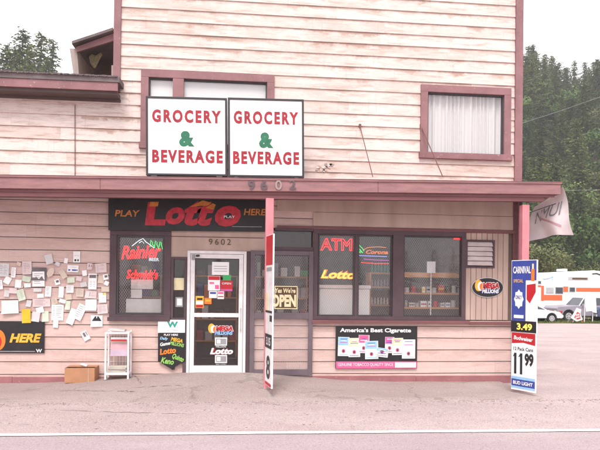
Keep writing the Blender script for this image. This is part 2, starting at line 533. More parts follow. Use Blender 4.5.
# ------------------------------------------------------------------ ground, road, hill
def sstep(a, b, t):
    t = max(0.0, min(1.0, (t - a) / (b - a))); return t * t * (3 - 2 * t)
def hill_z(x, y):
    z = GZ - 0.67 * sstep(3, 30, y)
    r = sstep(40, 150, y)
    h = 44 * r ** 1.25
    h *= 0.86 + 0.14 * sstep(30, 75, x) if x > 0 else 0.86
    h *= 1 - 0.16 * sstep(-60, 10, x) * (1 - sstep(30, 60, x))
    h += r * (7 * math.exp(-((x - 66) / 11) ** 2) + 6 * math.exp(-((x - 94) / 8) ** 2))
    z += h + (2.2 * mnoise.noise(Vector((x * 0.03, y * 0.03, 0))) * r)
    return z
mb = MB(True)
xs = [-420, -300, -220] + [-160 + 8 * i for i in range(41)] + [200, 300, 420]
ys = [-420, -250, -150, -90, -50, -25, -16, -8, 0] + [3 + 3 * i for i in range(14)] + [45 + 6 * i for i in range(24)] + [200, 260, 420]
for y in ys:
    for x in xs: mb.v.append((x, y, hill_z(x, y)))
nx = len(xs)
for j in range(len(ys) - 1):
    for i in range(nx - 1):
        mb.f.append((j * nx + i, j * nx + i + 1, (j + 1) * nx + i + 1, (j + 1) * nx + i))
        mb.m.append(mb.mi('lot_ground' if ys[j] < 33 else ('verge_soil' if ys[j] < 42 else 'hill_soil')))
struct('ground', mb)

# road: centre line of the white edge line
LA, LB = G(0, 436), G(600, 431)
sl = (LB.y - LA.y) / (LB.x - LA.x)
def line_y(x): return LA.y + (x - LA.x) * sl
mb = MB()
X0, X1 = -60.0, 60.0
N = 120
for i in range(N):
    a = X0 + (X1 - X0) * i / N; b = X0 + (X1 - X0) * (i + 1) / N
    mb.face([(a, line_y(a) - 8.2, GZ + 0.005), (b, line_y(b) - 8.2, GZ + 0.005), (b, line_y(b) - 0.02, GZ + 0.005), (a, line_y(a) - 0.02, GZ + 0.005)], 'road_asphalt')
struct('road', mb)
mb = MB()
def edge_n(x, k): return 0.07 * mnoise.noise(Vector((x * 1.3, k, 0))) + 0.035 * mnoise.noise(Vector((x * 7, k, 3)))
SWE = -1.62
N = 400
for i in range(N):
    a = -20 + 40 * i / N; b = -20 + 40 * (i + 1) / N
    mb.face([(a, line_y(a) - 0.03, GZ + 0.009), (b, line_y(b) - 0.03, GZ + 0.009), (b, SWE + edge_n(b, 5) + 0.25, GZ + 0.009), (a, SWE + edge_n(a, 5) + 0.25, GZ + 0.009)], 'shoulder_asphalt')
struct('road_shoulder', mb)
m, nt, b, pos = new_mat('road_paint')
f = noise_node(nt, 30, 6, pos, (1, 1, 1), 0.75)
nt.links.new(ramp(nt, f, [(0.38, (0.42, 0.36, 0.36)), (0.46, (0.84, 0.82, 0.80))]), b.inputs['Base Color'])
b.inputs['Roughness'].default_value = 0.7
mb = MB()
for i in range(N):
    a = -20 + 40 * i / N; b_ = -20 + 40 * (i + 1) / N
    def w(x): return 0.052 + 0.005 * mnoise.noise(Vector((x * 9, 0, 0))) + 0.006 * mnoise.noise(Vector((x * 31, 4, 0)))
    mb.face([(a, line_y(a) - w(a), GZ + 0.0135), (b_, line_y(b_) - w(b_), GZ + 0.0135), (b_, line_y(b_) + w(b_), GZ + 0.0135), (a, line_y(a) + w(a), GZ + 0.0135)], 'road_paint')
struct('road_edge_line', mb)
mb = MB()
for dy in (-3.7, -3.95):
    mb.face([(-60, line_y(-60) + dy, GZ + 0.0135), (60, line_y(60) + dy, GZ + 0.0135), (60, line_y(60) + dy + 0.1, GZ + 0.0135), (-60, line_y(-60) + dy + 0.1, GZ + 0.0135)], 'ink_yellow')
struct('road_centre_line', mb)

# sidewalk with a raised ramp in front of the door
def walk_z(x, y):
    t = GZ + 0.028
    r = 0.15 * math.exp(-((x + 0.4) / 1.75) ** 2) * (1 - sstep(0.15, 1.5, -y))
    r += 0.03 * sstep(-3.2, -2.2, x) * (1 - sstep(0.8, 2.0, x)) * (1 - sstep(1.2, 1.6, -y))
    r += 0.012 * mnoise.noise(Vector((x * 1.7, y * 2, 0)))
    return t + r
mb = MB(True)
nx, ny = 260, 18
XS0, XS1 = -9.5, 4.55
for j in range(ny + 1):
    for i in range(nx + 1):
        x = XS0 + (XS1 - XS0) * i / nx
        ye = SWE + edge_n(x, 9)
        y = ye + (0.12 - ye) * j / ny
        z = walk_z(x, y)
        if j == 0: z = GZ - 0.01
        mb.v.append((x, y if j else ye - 0.012, z))
for j in range(ny):
    for i in range(nx):
        q = j * (nx + 1) + i
        mb.f.append((q, q + 1, q + nx + 2, q + nx + 1)); mb.m.append(mb.mi('sidewalk_concrete'))
struct('sidewalk', mb)
M('crack_dark', (0.20, 0.155, 0.145), .95, var=.4, scale=30)
def crack(p0, p1, w, seed, amp=.07, z=0.0):
    r = random.Random(seed); mb = MB()
    a, b = G(*p0), G(*p1); n = 60; d = (b - a); nrm = Vector((-d.y, d.x, 0)).normalized()
    pts = []
    for i in range(n + 1):
        t = i / n
        o = amp * (mnoise.noise(Vector((t * 6, seed, 0))) + .5 * mnoise.noise(Vector((t * 25, seed, 5))))
        wd = w * max(0, mnoise.noise(Vector((t * 9, seed, 9))) * 1.5 + .55) * math.sin(math.pi * t) ** .4
        p = a + d * t + nrm * o
        zz = (walk_z(p.x, p.y) if p.y > SWE + .1 else GZ + .009) + .0035
        pts.append((Vector((p.x, p.y, zz)), wd))
    for (q0, w0), (q1, w1) in zip(pts, pts[1:]):
        if max(w0, w1) > .001: mb.face([q0 - nrm * w0, q1 - nrm * w1, q1 + nrm * w1, q0 + nrm * w0], 'crack_dark')
    struct('pavement_crack', mb)
for k, (p0, p1, w) in enumerate((((62, 395), (118, 396.5), .012), ((118, 396), (136, 397), .035), ((130, 394), (188, 393), .010), ((60, 411), (195, 415), .012), ((372, 412), (402, 411), .014), ((240, 402), (300, 408), .007), ((132, 382), (142, 392), .008), ((412, 403), (520, 399), .006), ((0, 408), (60, 404), .006), ((300, 398), (345, 393), .007))):
    crack(p0, p1, w, 40 + k)
# broken asphalt crumbs and gravel along the edge
mb = MB()
for i in range(900):
    x = rnd.uniform(-5.6, 6.0)
    if rnd.random() < 0.75: y = SWE + edge_n(x, 9) - abs(rnd.gauss(0, 0.10))
    else: y = rnd.uniform(line_y(x) + 0.2, SWE)
    s = rnd.uniform(0.004, 0.014)
    q = Matrix.Rotation(rnd.uniform(0, 3), 3, 'Z') @ Matrix.Rotation(rnd.uniform(-.4, .4), 3, 'X')
    mb.box(x - s, x + s, y - s * .7, y + s * .7, GZ + 0.006, GZ + 0.009 + s, 'shoulder_asphalt', q)
struct('gravel', mb, 'stuff')

# ------------------------------------------------------------------ the store building
FX0, FX1 = -10.5, P(520.5, 100).x          # extent of front
XT = P(114, 50).x                          # left edge of the tall part
XC = P(517, 300).x
store = empty('store_building', (0.0, 0.0, 0.0), 'weathered pink two storey wooden store with white lap siding, rose trim and street canopy', 'building')
Z_CAN = P(300, 176).z
Z_LROOF = P(60, 92).z
Z_TOP = 8.0
def split_rows(x0, x1, z0, z1, openings):
    """spans free of openings for the band z0..z1"""
    cuts = sorted({z0, z1} | {z for o in openings for z in (o[1], o[3]) if z0 < z < z1})
    out = []
    for a, b in zip(cuts, cuts[1:]):
        zm = (a + b) / 2
        spans = [(x0, x1)]
        for ox0, oz0, ox1, oz1 in openings:
            if oz0 < zm < oz1:
                ns = []
                for s0, s1 in spans:
                    if ox1 <= s0 or ox0 >= s1: ns.append((s0, s1)); continue
                    if ox0 > s0: ns.append((s0, ox0))
                    if ox1 < s1: ns.append((ox1, s1))
                spans = ns
        out += [(s0, s1, a, b) for s0, s1 in spans if s1 - s0 > 0.002]
    return out
def siding(mb, x0, x1, z0, z1, openings, lap, mat, gap=0.0, wob=0.004, back=0.0):
    k0 = math.floor((z0 - ZB0) / PITCHB); k1 = math.ceil((z1 - ZB0) / PITCHB)
    for k in range(k0, k1):
        a = ZB0 + k * PITCHB; b = a + PITCHB
        ra, rb = max(a, z0), min(b, z1)
        if rb - ra < 0.01: continue
        for s0, s1, c, d in split_rows(x0, x1, ra, rb, openings):
            n = max(1, int((s1 - s0) / 0.35))
            for i in range(n):
                xa = s0 + (s1 - s0) * i / n; xb = s0 + (s1 - s0) * (i + 1) / n
                def w(x, kk): return wob * mnoise.noise(Vector((x * 0.8, kk * 3.7, 1.3))) if (c == a) else 0
                def yy(z): return back - lap * (b - z) / PITCHB
                c2 = c + (gap if c == a else 0)
                wa, wb = w(xa, k), w(xb, k)
                ta = wob * mnoise.noise(Vector((xa * 0.8, (k + 1) * 3.7, 1.3))) if d == b else 0
                tb = wob * mnoise.noise(Vector((xb * 0.8, (k + 1) * 3.7, 1.3))) if d == b else 0
                mb.face([(xa, yy(c), c2 + wa), (xb, yy(c), c2 + wb), (xb, yy(d), d + tb), (xa, yy(d), d + ta)], mat)
                if c == a:
                    mb.face([(xa, back + 0.006, c2 + wa), (xb, back + 0.006, c2 + wb), (xb, yy(c), c2 + wb), (xa, yy(c), c2 + wa)], mat)
def core(mb, x0, x1, y0, y1, z0, z1, openings, mat):
    for s0, s1, c, d in split_rows(x0, x1, z0, z1, openings):
        mb.box(s0, s1, y0, y1, c, d, mat)

# openings
UWL = R(141, 73, 274, 151)       # upper left window incl. trim
UWR = R(420, 87, 510, 160)
W1 = R(110, 229, 171, 320)       # display window with neon
SL = R(171, 257, 187, 320)       # narrow side light
DR = R(187, 251, 246, 374)       # door
GR = R(250, 228, 312.5, 373)     # grilled side light (full height)
W2 = R(313, 231, 465, 320)       # big window
VENT = R(465, 240, 494, 268)
ops_up = [UWL, UWR]
ops_lo = [W1, SL, (DR[0], -1, DR[2], DR[3]), (GR[0], P(280, 316).z, GR[2], GR[3]), W2]
mb = MB()
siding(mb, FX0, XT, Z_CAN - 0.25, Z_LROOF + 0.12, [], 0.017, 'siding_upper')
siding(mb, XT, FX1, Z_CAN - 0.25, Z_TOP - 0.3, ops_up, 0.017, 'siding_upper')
core(mb, FX0, XT, 0.012, 0.16, Z_CAN - 0.25, Z_LROOF + 0.1, [], 'interior_wall')
core(mb, XT, FX1, 0.012, 0.16, Z_CAN - 0.25, Z_TOP - 0.3, ops_up, 'interior_wall')
mb.build('upper_wall', store)
mb = MB()
zt = Z_CAN - 0.252
siding(mb, FX0, P(465, 280).x, -0.06, zt, ops_lo, 0.003, 'siding_lower', gap=0.013, wob=0.006)
siding(mb, P(465, 280).x, XC, -0.06, P(490, 321).z, [], 0.003, 'siding_lower', gap=0.013, wob=0.006)
core(mb, FX0, XC, 0.012, 0.16, -0.2, zt, ops_lo, 'interior_wall')
mb.build('lower_wall', store)
# vertical board panel beside the big window
VP = R(465, 233, 508, 320)
mb = MB()
nb = 8
for i in range(nb):
    a = VP[0] + (VP[2] - VP[0]) * i / nb; b_ = VP[0] + (VP[2] - VP[0]) * (i + 1) / nb
    for s0, s1, c, d in split_rows(a + 0.004, b_ - 0.004, VP[1], VP[3], [(VENT[0] + .01, VENT[1] + .01, VENT[2] - .01, VENT[3] - .01)]):
        mb.box(s0, s1, -0.012 - 0.002 * (i % 3), 0.011, c, d, 'panel_tan')
mb.build('vertical_board_panel', store, 0.002)
# header boards over the windows
mb = MB()
hz = [P(400, y).z for y in (231, 228, 214, 204)]
mb.box(P(313, 220).x, XC - 0.02, -0.03, 0.011, hz[1], hz[2] - 0.006, 'panel_tan')
mb.box(P(277, 210).x, XC - 0.02, -0.022, 0.011, hz[2], P(400, 196).z, 'panel_tan')
mb.box(P(277, 229).x, XC - 0.02, -0.045, 0.011, hz[0] - 0.01, hz[1] - 0.004, 'beam_mauve')
mb.build('header_board', store, 0.003)
# panel above the door
DP = R(170, 230, 265, 257)
mb = MB()
mb.box(DP[0], DP[2], -0.018, 0.011, DR[3] + 0.002, DP[3], 'panel_tan')
mb.box(DP[0], DR[0], -0.018, 0.011, SL[3], DR[3] + 0.002, 'panel_tan')
mb.box(DP[0] + .02, DP[2] - .02, -0.028, -0.0185, DP[3] - 0.13, DP[3] - 0.118, 'beam_mauve')
mb.build('door_header_panel', store, 0.002)
mb = MB()
mb.text('9602', (DR[0] + DR[2]) / 2 + .04, P(220, 242).z, 0.37, 0.10, -0.03, 'ink_brown', 0.0, spacing=1.35)
mb.build('address_numbers', store)
# base board
for a, b_ in ((FX0, DR[0] - 0.06), (DR[2] + 0.05, GR[0]), (GR[2], XC)):
    mb = MB()
    n = max(1, int((b_ - a) / 1.3))
    for i in range(n):
        x0_, x1_ = a + (b_ - a) * i / n, a + (b_ - a) * (i + 1) / n
        j = rnd.uniform(-.006, .006)
        mb.box(x0_, x1_ - 0.003, -0.03, 0.01, -0.15, 0.05 + j, 'base_rose')
    mb.build('base_board', store, 0.003)
mb = MB(); mb.box(XC - 0.10, XC + 0.025, -0.034, 0.10, 0.02, zt, 'beam_mauve'); mb.build('corner_board', store, 0.004)
# corner trims of the upper storey
mb = MB(); mb.box(FX1 - 0.115, FX1 + 0.02, -0.05, 0.1, Z_CAN - .25, Z_TOP, 'trim_rose'); mb.build('corner_trim', store, 0.004)
mb = MB(); mb.box(XT, XT + 0.115, -0.05, 0.1, P(117, 93).z, Z_TOP, 'trim_rose'); mb.build('corner_trim', store, 0.004)
# side walls, back, roofs
mb = MB()
mb.box(XC - 0.05, XC, 0.16, 9.0, -0.1, zt, 'siding_lower')
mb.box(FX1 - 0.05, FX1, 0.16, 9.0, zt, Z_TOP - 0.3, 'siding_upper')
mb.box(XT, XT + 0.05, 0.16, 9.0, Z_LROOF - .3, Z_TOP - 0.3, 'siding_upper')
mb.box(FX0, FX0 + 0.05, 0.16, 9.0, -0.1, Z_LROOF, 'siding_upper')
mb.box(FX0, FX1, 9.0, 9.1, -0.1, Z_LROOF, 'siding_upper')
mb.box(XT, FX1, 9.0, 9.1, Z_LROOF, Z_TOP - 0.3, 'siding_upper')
mb.build('side_wall', store)
mb = MB()
mb.box(XT - 0.2, FX1 + 0.2, -0.3, 9.3, Z_TOP - 0.3, Z_TOP - 0.12, 'trim_rose')
mb.box(XT - 0.25, FX1 + 0.25, -0.35, 9.35, Z_TOP - 0.12, Z_TOP, 'roof_shingle')
mb.build('main_roof', store)
# low left roof with its fascia
LF = R(0, 80, 118, 90, -0.32)
zf1 = P(60, 80.5, -0.32).z; zf0 = P(60, 89, -0.32).z
xe = P(118, 85, -0.32).x
mb = MB()
nsh = 60
mb.prism([(-0.36, zf1), (-0.36, zf1 + 0.085), (2.5, zf1 + 0.16), (9.2, zf1 + 0.45), (9.2, zf1 + 0.3), (2.5, zf1)], FX0 - .1, xe + 0.03, 'roof_shingle', axis='x')
for i in range(330):   # ragged shingle edge
    x = FX0 + (xe - FX0) * i / 330
    d = rnd.uniform(0, 0.02)
    mb.box(x + .002, x + (xe - FX0) / 330 - .002, -0.38 - d, -0.2, zf1 + 0.082 - rnd.uniform(0, .01), zf1 + 0.095 + rnd.uniform(0, .006), 'roof_shingle')
rf = fix_normals(mb.build('low_roof', store))
mb = MB(); mb.box(FX0, xe, -0.345, -0.30, zf0, zf1 - 0.002, 'trim_rose'); mb.build('roof_fascia', rf, 0.003)
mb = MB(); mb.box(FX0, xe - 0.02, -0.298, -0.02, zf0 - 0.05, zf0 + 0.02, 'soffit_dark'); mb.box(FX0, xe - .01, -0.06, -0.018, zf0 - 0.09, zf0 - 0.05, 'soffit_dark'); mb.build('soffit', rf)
# lean-to on the low roof
Yd = 1.3
def q(px, py, Y=Yd): v = P(px, py, Y); return (v.x, v.z)
dm = empty('rooftop_lean_to', (P(95, 75, Yd).x, Yd, zf1), 'small open lean-to shed on the low roof with torn insulation and rose bargeboard', 'shed')
mb = MB(); a, b_ = q(74, 47), q(114.5, 33.5)
mb.prism([a, b_, (b_[0], b_[1] + 0.05), (a[0], a[1] + 0.05)], Yd - 0.15, Yd + 2.4, 'roof_shingle'); fix_normals(mb.build('roof', dm))
mb = MB(); c, d = q(77.5, 53), q(114.5, 41.5); a2 = q(76.5, 47.5)
mb.prism([c, d, (b_[0], b_[1] - 0.012), (a2[0], a2[1] - 0.012)], Yd - 0.05, Yd, 'trim_rose'); fix_normals(mb.build('bargeboard', dm))
mb = MB(); mb.prism([q(74.5, 80), q(79.5, 80), q(77, 49), q(70, 49)], Yd - 0.02, Yd + 0.02, 'old_board')
mb.prism([q(74.5, 80), q(79.5, 80), q(77.5, 50), q(72.5, 50)], Yd + .03, Yd + 2.2, 'old_board'); fix_normals(mb.build('side_boards', dm))
mb = MB(); mb.prism([q(76, 80), q(118, 80), q(118, 36), q(77, 49)], Yd + 1.2, Yd + 1.25, 'interior_wall'); mb.prism([q(76, 82), q(118, 82), q(118, 77), q(76, 77)], Yd, Yd + 1.2, 'interior_wall'); fix_normals(mb.build('back_wall', dm))
mb = MB(); M('insulation', (0.36, 0.32, 0.20), 0.95, var=0.3, scale=30)
pts = [(89, 57), (92, 54), (96, 56), (101, 52.5), (102.5, 55), (99, 61), (96, 68), (94, 69), (90.5, 64)]
mb.prism([q(x, y, Yd + .5) for x, y in reversed(pts)], Yd + .46, Yd + .52, 'insulation'); fix_normals(mb.build('insulation_scrap', dm, 0.02))
mb = MB(); mb.box(q(112, 60)[0], q(114.8, 60)[0], Yd - .04, Yd + .04, q(112, 82)[1], q(112, 66)[1], 'old_board'); mb.build('wall_plate', dm)

mb = MB()
for i in range(16):
    c = P(rnd.uniform(316, 333), rnd.uniform(163, 171), -0.028)
    w_ = rnd.uniform(.008, .05); h_ = rnd.uniform(.004, .016)
    mb.box(c.x - w_, c.x + w_, -0.0245, -0.0225, c.z - h_, c.z + h_, rnd.choice(['old_board', 'paper_white_flake', 'panel_tan']), Matrix.Rotation(rnd.uniform(-.5, .5), 3, 'Y'))
mb.build('peeled_patch', store)
# ---- upper windows
def casing(mb, rc, t, y0, y1, mat, sill=0.0, bottom=True):
    x0, z0, x1, z1 = rc
    mb.box(x0, x1, y0, y1, z1 - t, z1, mat)
    if bottom: mb.box(x0 - sill, x1 + sill, y0 - sill, y1, z0, z0 + t * 0.85, mat)
    mb.box(x0, x0 + t, y0 + .001, y1, z0 + t * 0.85, z1 - t, mat)
    mb.box(x1 - t, x1, y0 + .001, y1, z0 + t * 0.85, z1 - t, mat)
def up_window(rc, inner, mull, name, blind, lab):
    mb = MB(); casing(mb, rc, 0.125, -0.05, 0.02, 'trim_rose', 0.02)
    for m0, m1 in mull: mb.box(m0, m1, -0.046, 0.02, rc[1] + .106, rc[3] - .125, 'trim_rose')
    f = mb.build(name, store, 0.004)
    mb = MB(); casing(mb, (rc[0] + .12, rc[1] + .10, rc[2] - .12, rc[3] - .12), 0.025, -0.005, 0.06, 'dark_metal'); mb.build('sash', f)
    mb = MB(); mb.face([(rc[0] + .13, 0.03, rc[1] + .11), (rc[2] - .13, 0.03, rc[1] + .11), (rc[2] - .13, 0.03, rc[3] - .13), (rc[0] + .13, 0.03, rc[3] - .13)], 'pane_glass'); mb.build('pane', f)
    return f
up_window(UWL, None, [(P(173, 90).x, P(184, 90).x)], 'window', None, None)
up_window(UWR, None, [], 'window', None, None)
# blinds / curtains behind them
mb = MB(); mb.box(UWL[0] + .12, UWL[2] - .12, 0.045, 0.05, UWL[1] + .1, UWL[3] - .13, 'blind_white')
tag(mb.build('window_blind'), 'plain white blind behind the upper window above the left grocery sign', 'blind')
mb = MB(True)
nc = 150; cx0, cx1 = UWR[0] + .135, UWR[2] - .135
for i in range(nc + 1):
    t = i / nc; x = cx0 + (cx1 - cx0) * t
    y = 0.085 + 0.024 * math.sin(t * 95 + 2.2 * math.sin(t * 17)) + 0.008 * math.sin(t * 41)
    mb.v += [(x, y, UWR[1] + .1), (x, y, UWR[3] - .13)]
for i in range(nc): mb.f.append((2 * i, 2 * i + 2, 2 * i + 3, 2 * i + 1)); mb.m.append(mb.mi('curtain_white'))
tag(mb.build('curtain'), 'white gathered curtain hanging behind the right upper window', 'curtain')
mb = MB(); mb.box(UWR[0], UWR[2], 0.6, 0.62, UWR[1] - .3, UWR[3] + .3, 'interior_wall'); mb.build('upper_room_wall', store)

# ---- canopy
YC = -1.05
cr = R(0, 178, 560, 191, YC)
czt, czb = P(300, 179, YC).z, P(300, 191.5, YC).z
cxe = P(561, 188, YC).x
mb = MB()
mb.prism([(YC - 0.022, czt), (YC - 0.022, czt + 0.007), (-0.02, czt + 0.10), (-0.02, czt + 0.06)], FX0, cxe + .02, 'fascia_rose', axis='x')
can = fix_normals(mb.build('canopy', store))
mb = MB()
xx = FX0
while xx < cxe - 0.01:
    x2 = min(cxe, xx + 4.2)
    mb.box(xx, x2 - 0.004, YC, YC + 0.04, czb, czt - 0.002, 'fascia_rose'); xx = x2
mb.box(FX0, cxe + .012, YC - 0.018, YC + .02, czt - .028, czt - .003, 'fascia_rose')
mb.box(cxe - 0.04, cxe, YC + 0.042, -0.02, czb, czt - 0.002, 'fascia_rose')
mb.build('fascia', can, 0.003)
mb = MB()
zbb = P(300, 199.5, YC + .1).z
mb.box(FX0, cxe - 0.25, YC + 0.06, YC + 0.15, zbb, czb + 0.03, 'beam_mauve')
mb.box(FX0, cxe - 0.08, YC + 0.045, YC + 0.055, czb - 0.045, czb + .02, 'beam_mauve')
mb.build('beam', can, 0.003)
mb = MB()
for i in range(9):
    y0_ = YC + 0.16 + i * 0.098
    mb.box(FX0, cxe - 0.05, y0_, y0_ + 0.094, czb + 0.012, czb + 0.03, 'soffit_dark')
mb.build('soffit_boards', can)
# support rods
for (a, b_) in (((361, 127), (373, 178)), ((422, 128), (443, 179))):
    p0 = P(*a, -0.02); p1 = P(*b_, -0.55)
    mb = MB(); mb.tube([p0, p1], 0.0085, 'rust_rod'); mb.box(p0.x - .02, p0.x + .02, -0.04, -0.02, p0.z - .03, p0.z + .03, 'rust_rod'); mb.build('support_rod', can)
p0, p1 = P(75, 105, -.03), P(75, 176, -.03)
mb = MB(); mb.tube([p0, p1], 0.006, 'rust_rod'); mb.build('wall_conduit', store)
# posts
def post(px0, px1, yb):
    x = P((px0 + px1) / 2, 300, YC + .1).x
    w = (P(px1, 300, YC + .1).x - P(px0, 300, YC + .1).x) / 2
    mb = MB(); mb.box(x - w, x + w, YC + .1 - w, YC + .1 + w, -0.1, zbb, 'post_pink'); o = mb.build('canopy_post', store, 0.006); return x
xp1 = post(264.5, 272.5, 386)
xp2 = post(520, 527, 380)
mb = MB()  # dirt mound round the first post
for k in range(26):
    a = rnd.uniform(0, 6.28); r_ = rnd.uniform(0.0, 0.14); s = rnd.uniform(.012, .035)
    cx_, cy_ = xp1 + r_ * math.cos(a), YC + .1 + r_ * math.sin(a) * .7
    zg = walk_z(cx_, cy_)
    mb.box(cx_ - s, cx_ + s, cy_ - s, cy_ + s, zg - .01, zg + s * .5, 'sidewalk_concrete', Matrix.Rotation(a, 3, 'Z'))
struct('rubble', mb, 'stuff')
# downpipe at right corner
xd = P(518.8, 260, -.06).x
mb = MB(); mb.tube([(xd, -0.10, zt - .02), (xd, -0.10, -0.04)], 0.026, 'white_metal', 8)
mb.build('downpipe', store)
mb = MB(); mb.tube([(xd - .03, -0.18, zt + .0), (xd - .03, -0.18, P(517, 262, -.18).z)], 0.03, 'dark_metal', 8); mb.build('conduit', store)

# canopy numbers 9602
for ch, px in (('9', 251.5), ('6', 264), ('2', 292.5)):
    mb = MB(); v = P(px, 184.6, YC); mb.text(ch, v.x, v.z, 0.105, 0.15, YC - 0.003, 'digit_metal', 0.02, thick=0.012); mb.build('canopy_number', can)
mb = MB(); v = P(278.5, 184.8, YC); mb.text('0', v.x, v.z, 0.105, 0.15, YC - 0.003, 'digit_pale', 0.02, thick=0.012)
tag(mb.build('canopy_number', can), 'faded pale zero of the number 9602')

TILT = 0.016
def tilt(o, pivot, a):
    rm = Matrix.Rotation(-a, 4, 'Y')
    o.rotation_euler = (0, -a, 0)
    o.location = o.location + (pivot - rm.to_3x3() @ pivot)
tilt(can, Vector((P(300, 185, YC).x, 0, P(300, 185, YC).z)), TILT)
# ---- windows of the shop front
def diamond(mb, x0, z0, x1, z1, y, pitch=0.038, w=0.003, mat='steel_mesh', aspect=1.55):
    """expanded-metal lattice: two families of thin strips, clipped to the rectangle"""
    W, H = x1 - x0, z1 - z0
    dx = pitch
    slope = aspect
    for s in (1, -1):
        c = -H / slope if s == 1 else 0.0
        end = W if s == 1 else W + H / slope
        while c < end:
            # line: x = c + s*z/slope
            pts = []
            if s == 1: t0, t1 = max(0, -c * slope), min(H, (W - c) * slope)
            else: t0, t1 = max(0, (c - W) * slope), min(H, c * slope)
            if t1 - t0 > 0.01:
                xa, xb = c + s * t0 / slope, c + s * t1 / slope
                yo = y - (0.0012 if s == 1 else 0)
                mb.face([(x0 + xa - w / 2, yo, z0 + t0), (x0 + xa + w / 2, yo, z0 + t0), (x0 + xb + w / 2, yo, z0 + t1), (x0 + xb - w / 2, yo, z0 + t1)], mat)
            c += dx
    return mb
def pane(parent, x0, z0, x1, z1, y):
    mb = MB(); mb.face([(x0, y, z0), (x1, y, z0), (x1, y, z1), (x0, y, z1)], 'pane_glass'); return mb.build('pane', parent)
# window 1
mb = MB(); casing(mb, W1, 0.11, -0.045, 0.06, 'frame_plum', 0.0)
mb.box(W1[0] - .02, W1[2] + .0, -0.075, -0.046, W1[1] - .015, W1[1] + .05, 'frame_plum')
w1 = mb.build('display_window', store, 0.004)
I1 = R(119, 233, 163, 314)
mb = MB(); casing(mb, (W1[0] + .111, W1[1] + .095, W1[2] - .111, W1[3] - .111), 0.03, -0.02, 0.07, 'dark_metal'); mb.build('sash', w1)
pane(w1, W1[0] + .13, W1[1] + .1, W1[2] - .13, W1[3] - .13, 0.02)
g_ = R(126, 299, 161, 313)
mb = MB(); diamond(mb, W1[0] + .14, W1[1] + .12, W1[2] - .14, W1[3] - .13, 0.05); mb.build('security_mesh', w1)
# side light
mb = MB(); casing(mb, SL, 0.045, -0.04, 0.06, 'frame_plum'); s1 = mb.build('side_window', store, 0.003)
pane(s1, SL[0] + .04, SL[1] + .03, SL[2] - .04, SL[3] - .04, 0.02)
mb = MB(); casing(mb, R(172, 319, 187, 372), 0.05, -0.042, 0.011, 'frame_plum', bottom=False); mb.build('trim', store)
# jamb strips by the door
mb = MB()
mb.box(P(183.5, 300).x, DR[0] - .001, -0.046, 0.011, 0.05, SL[1] - .005, 'frame_plum')
mb.box(DR[2] + .001, GR[0] - .001, -0.046, 0.06, 0.03, DR[3], 'frame_plum')
mb.build('door_jamb', store, 0.003)
# big window
mb = MB(); casing(mb, W2, 0.075, -0.05, 0.08, 'frame_plum')
mb.box(P(392, 280).x, P(403, 280).x, -0.052, 0.08, W2[1] + .05, W2[3] - .07, 'frame_plum')
mb.box(P(354.5, 280).x, P(357.5, 280).x, -0.02, 0.08, W2[1] + .05, W2[3] - .07, 'frame_plum')
w2 = mb.build('shop_window', store, 0.004)
mb = MB(); mb.box(W2[0] - .02, P(468, 320).x, -0.09, 0.011, W2[1] - .055, W2[1] - .002, 'beam_mauve')
mb.box(P(468, 320).x + .002, XC - .02, -0.07, 0.011, W2[1] - .065, W2[1] - .02, 'beam_mauve'); mb.build('sill', w2, 0.004)
for (a, b_) in ((318, 354.5), (357.5, 392), (403, 462)):
    xa, xb = P(a, 280).x, P(b_, 280).x
    pane(w2, xa - .01, W2[1] + .05, xb + .01, W2[3] - .06, 0.02)
    mb = MB(); casing(mb, (xa + .002, W2[1] + .066, xb - .002, W2[3] - .077), 0.022, -0.01, 0.05, 'dark_metal'); mb.build('sash', w2)
    mb = MB(); diamond(mb, xa, W2[1] + .07, xb, W2[3] - .07, 0.055); mb.build('security_mesh', w2)
# louvre vent
mb = MB(); casing(mb, VENT, 0.035, -0.04, 0.02, 'frame_plum')
lv = mb.build('louvre_vent', store, 0.003)
mb = MB()
for i in range(5):
    z = VENT[1] + .04 + (VENT[3] - VENT[1] - .07) * i / 5
    mb.box(VENT[0] + .035, VENT[2] - .035, -0.02, -0.012, z, z + .082, 'louvre_pale', Matrix.Rotation(rad(-24), 3, 'X'))
mb.box(VENT[0] + .02, VENT[2] - .02, 0.012, 0.02, VENT[1] + .02, VENT[3] - .02, 'interior_wall')
mb.build('louvre_blades', lv)
# grilled side light
gx0, gx1 = GR[0], GR[2]
zr0, zr1 = P(281, 318.5).z, P(281, 312.5).z
ztop = P(281, 251).z
mb = MB()
# transom over it
mb.box(P(275, 240).x, gx1, -0.04, 0.06, ztop + .002, ztop + .07, 'frame_plum')
mb.box(P(275, 240).x, gx1, -0.05, 0.06, GR[3] - .05, GR[3], 'frame_plum')
tr = mb.build('transom', store, 0.003)
pane(tr, gx0 + .01, ztop + .06, gx1 - .03, GR[3] - .04, 0.02)
mb = MB()
t = 0.075
for (a, b_) in ((gx0, gx0 + t), (gx1 - t, gx1)): mb.box(a, b_, -0.075, -0.035, 0.07, ztop - .001, 'grille_plum')
mb.box(gx0 + t, gx1 - t, -0.074, -0.036, ztop - t, ztop - .001, 'grille_plum')
mb.box(gx0 + t, gx1 - t, -0.074, -0.036, zr0, zr1, 'grille_plum')
mb.box(gx0 + t, gx1 - t, -0.074, -0.036, 0.07, 0.07 + .10, 'grille_plum')
gate = mb.build('security_gate', store, 0.003)
mb = MB(); diamond(mb, gx0 + t, zr1, gx1 - t, ztop - t, -0.05); diamond(mb, gx0 + t, 0.17, gx1 - t, zr0, -0.05); mb.build('security_mesh', gate)
mb = MB(); mb.box(gx0, gx1, -0.033, 0.05, P(281, 316).z - .02, P(281, 316).z + .05, 'frame_plum'); mb.build('window_sill', store)
pane(store, gx0 + .02, P(281, 316).z + .03, gx1 - .02, ztop + .0, 0.02)

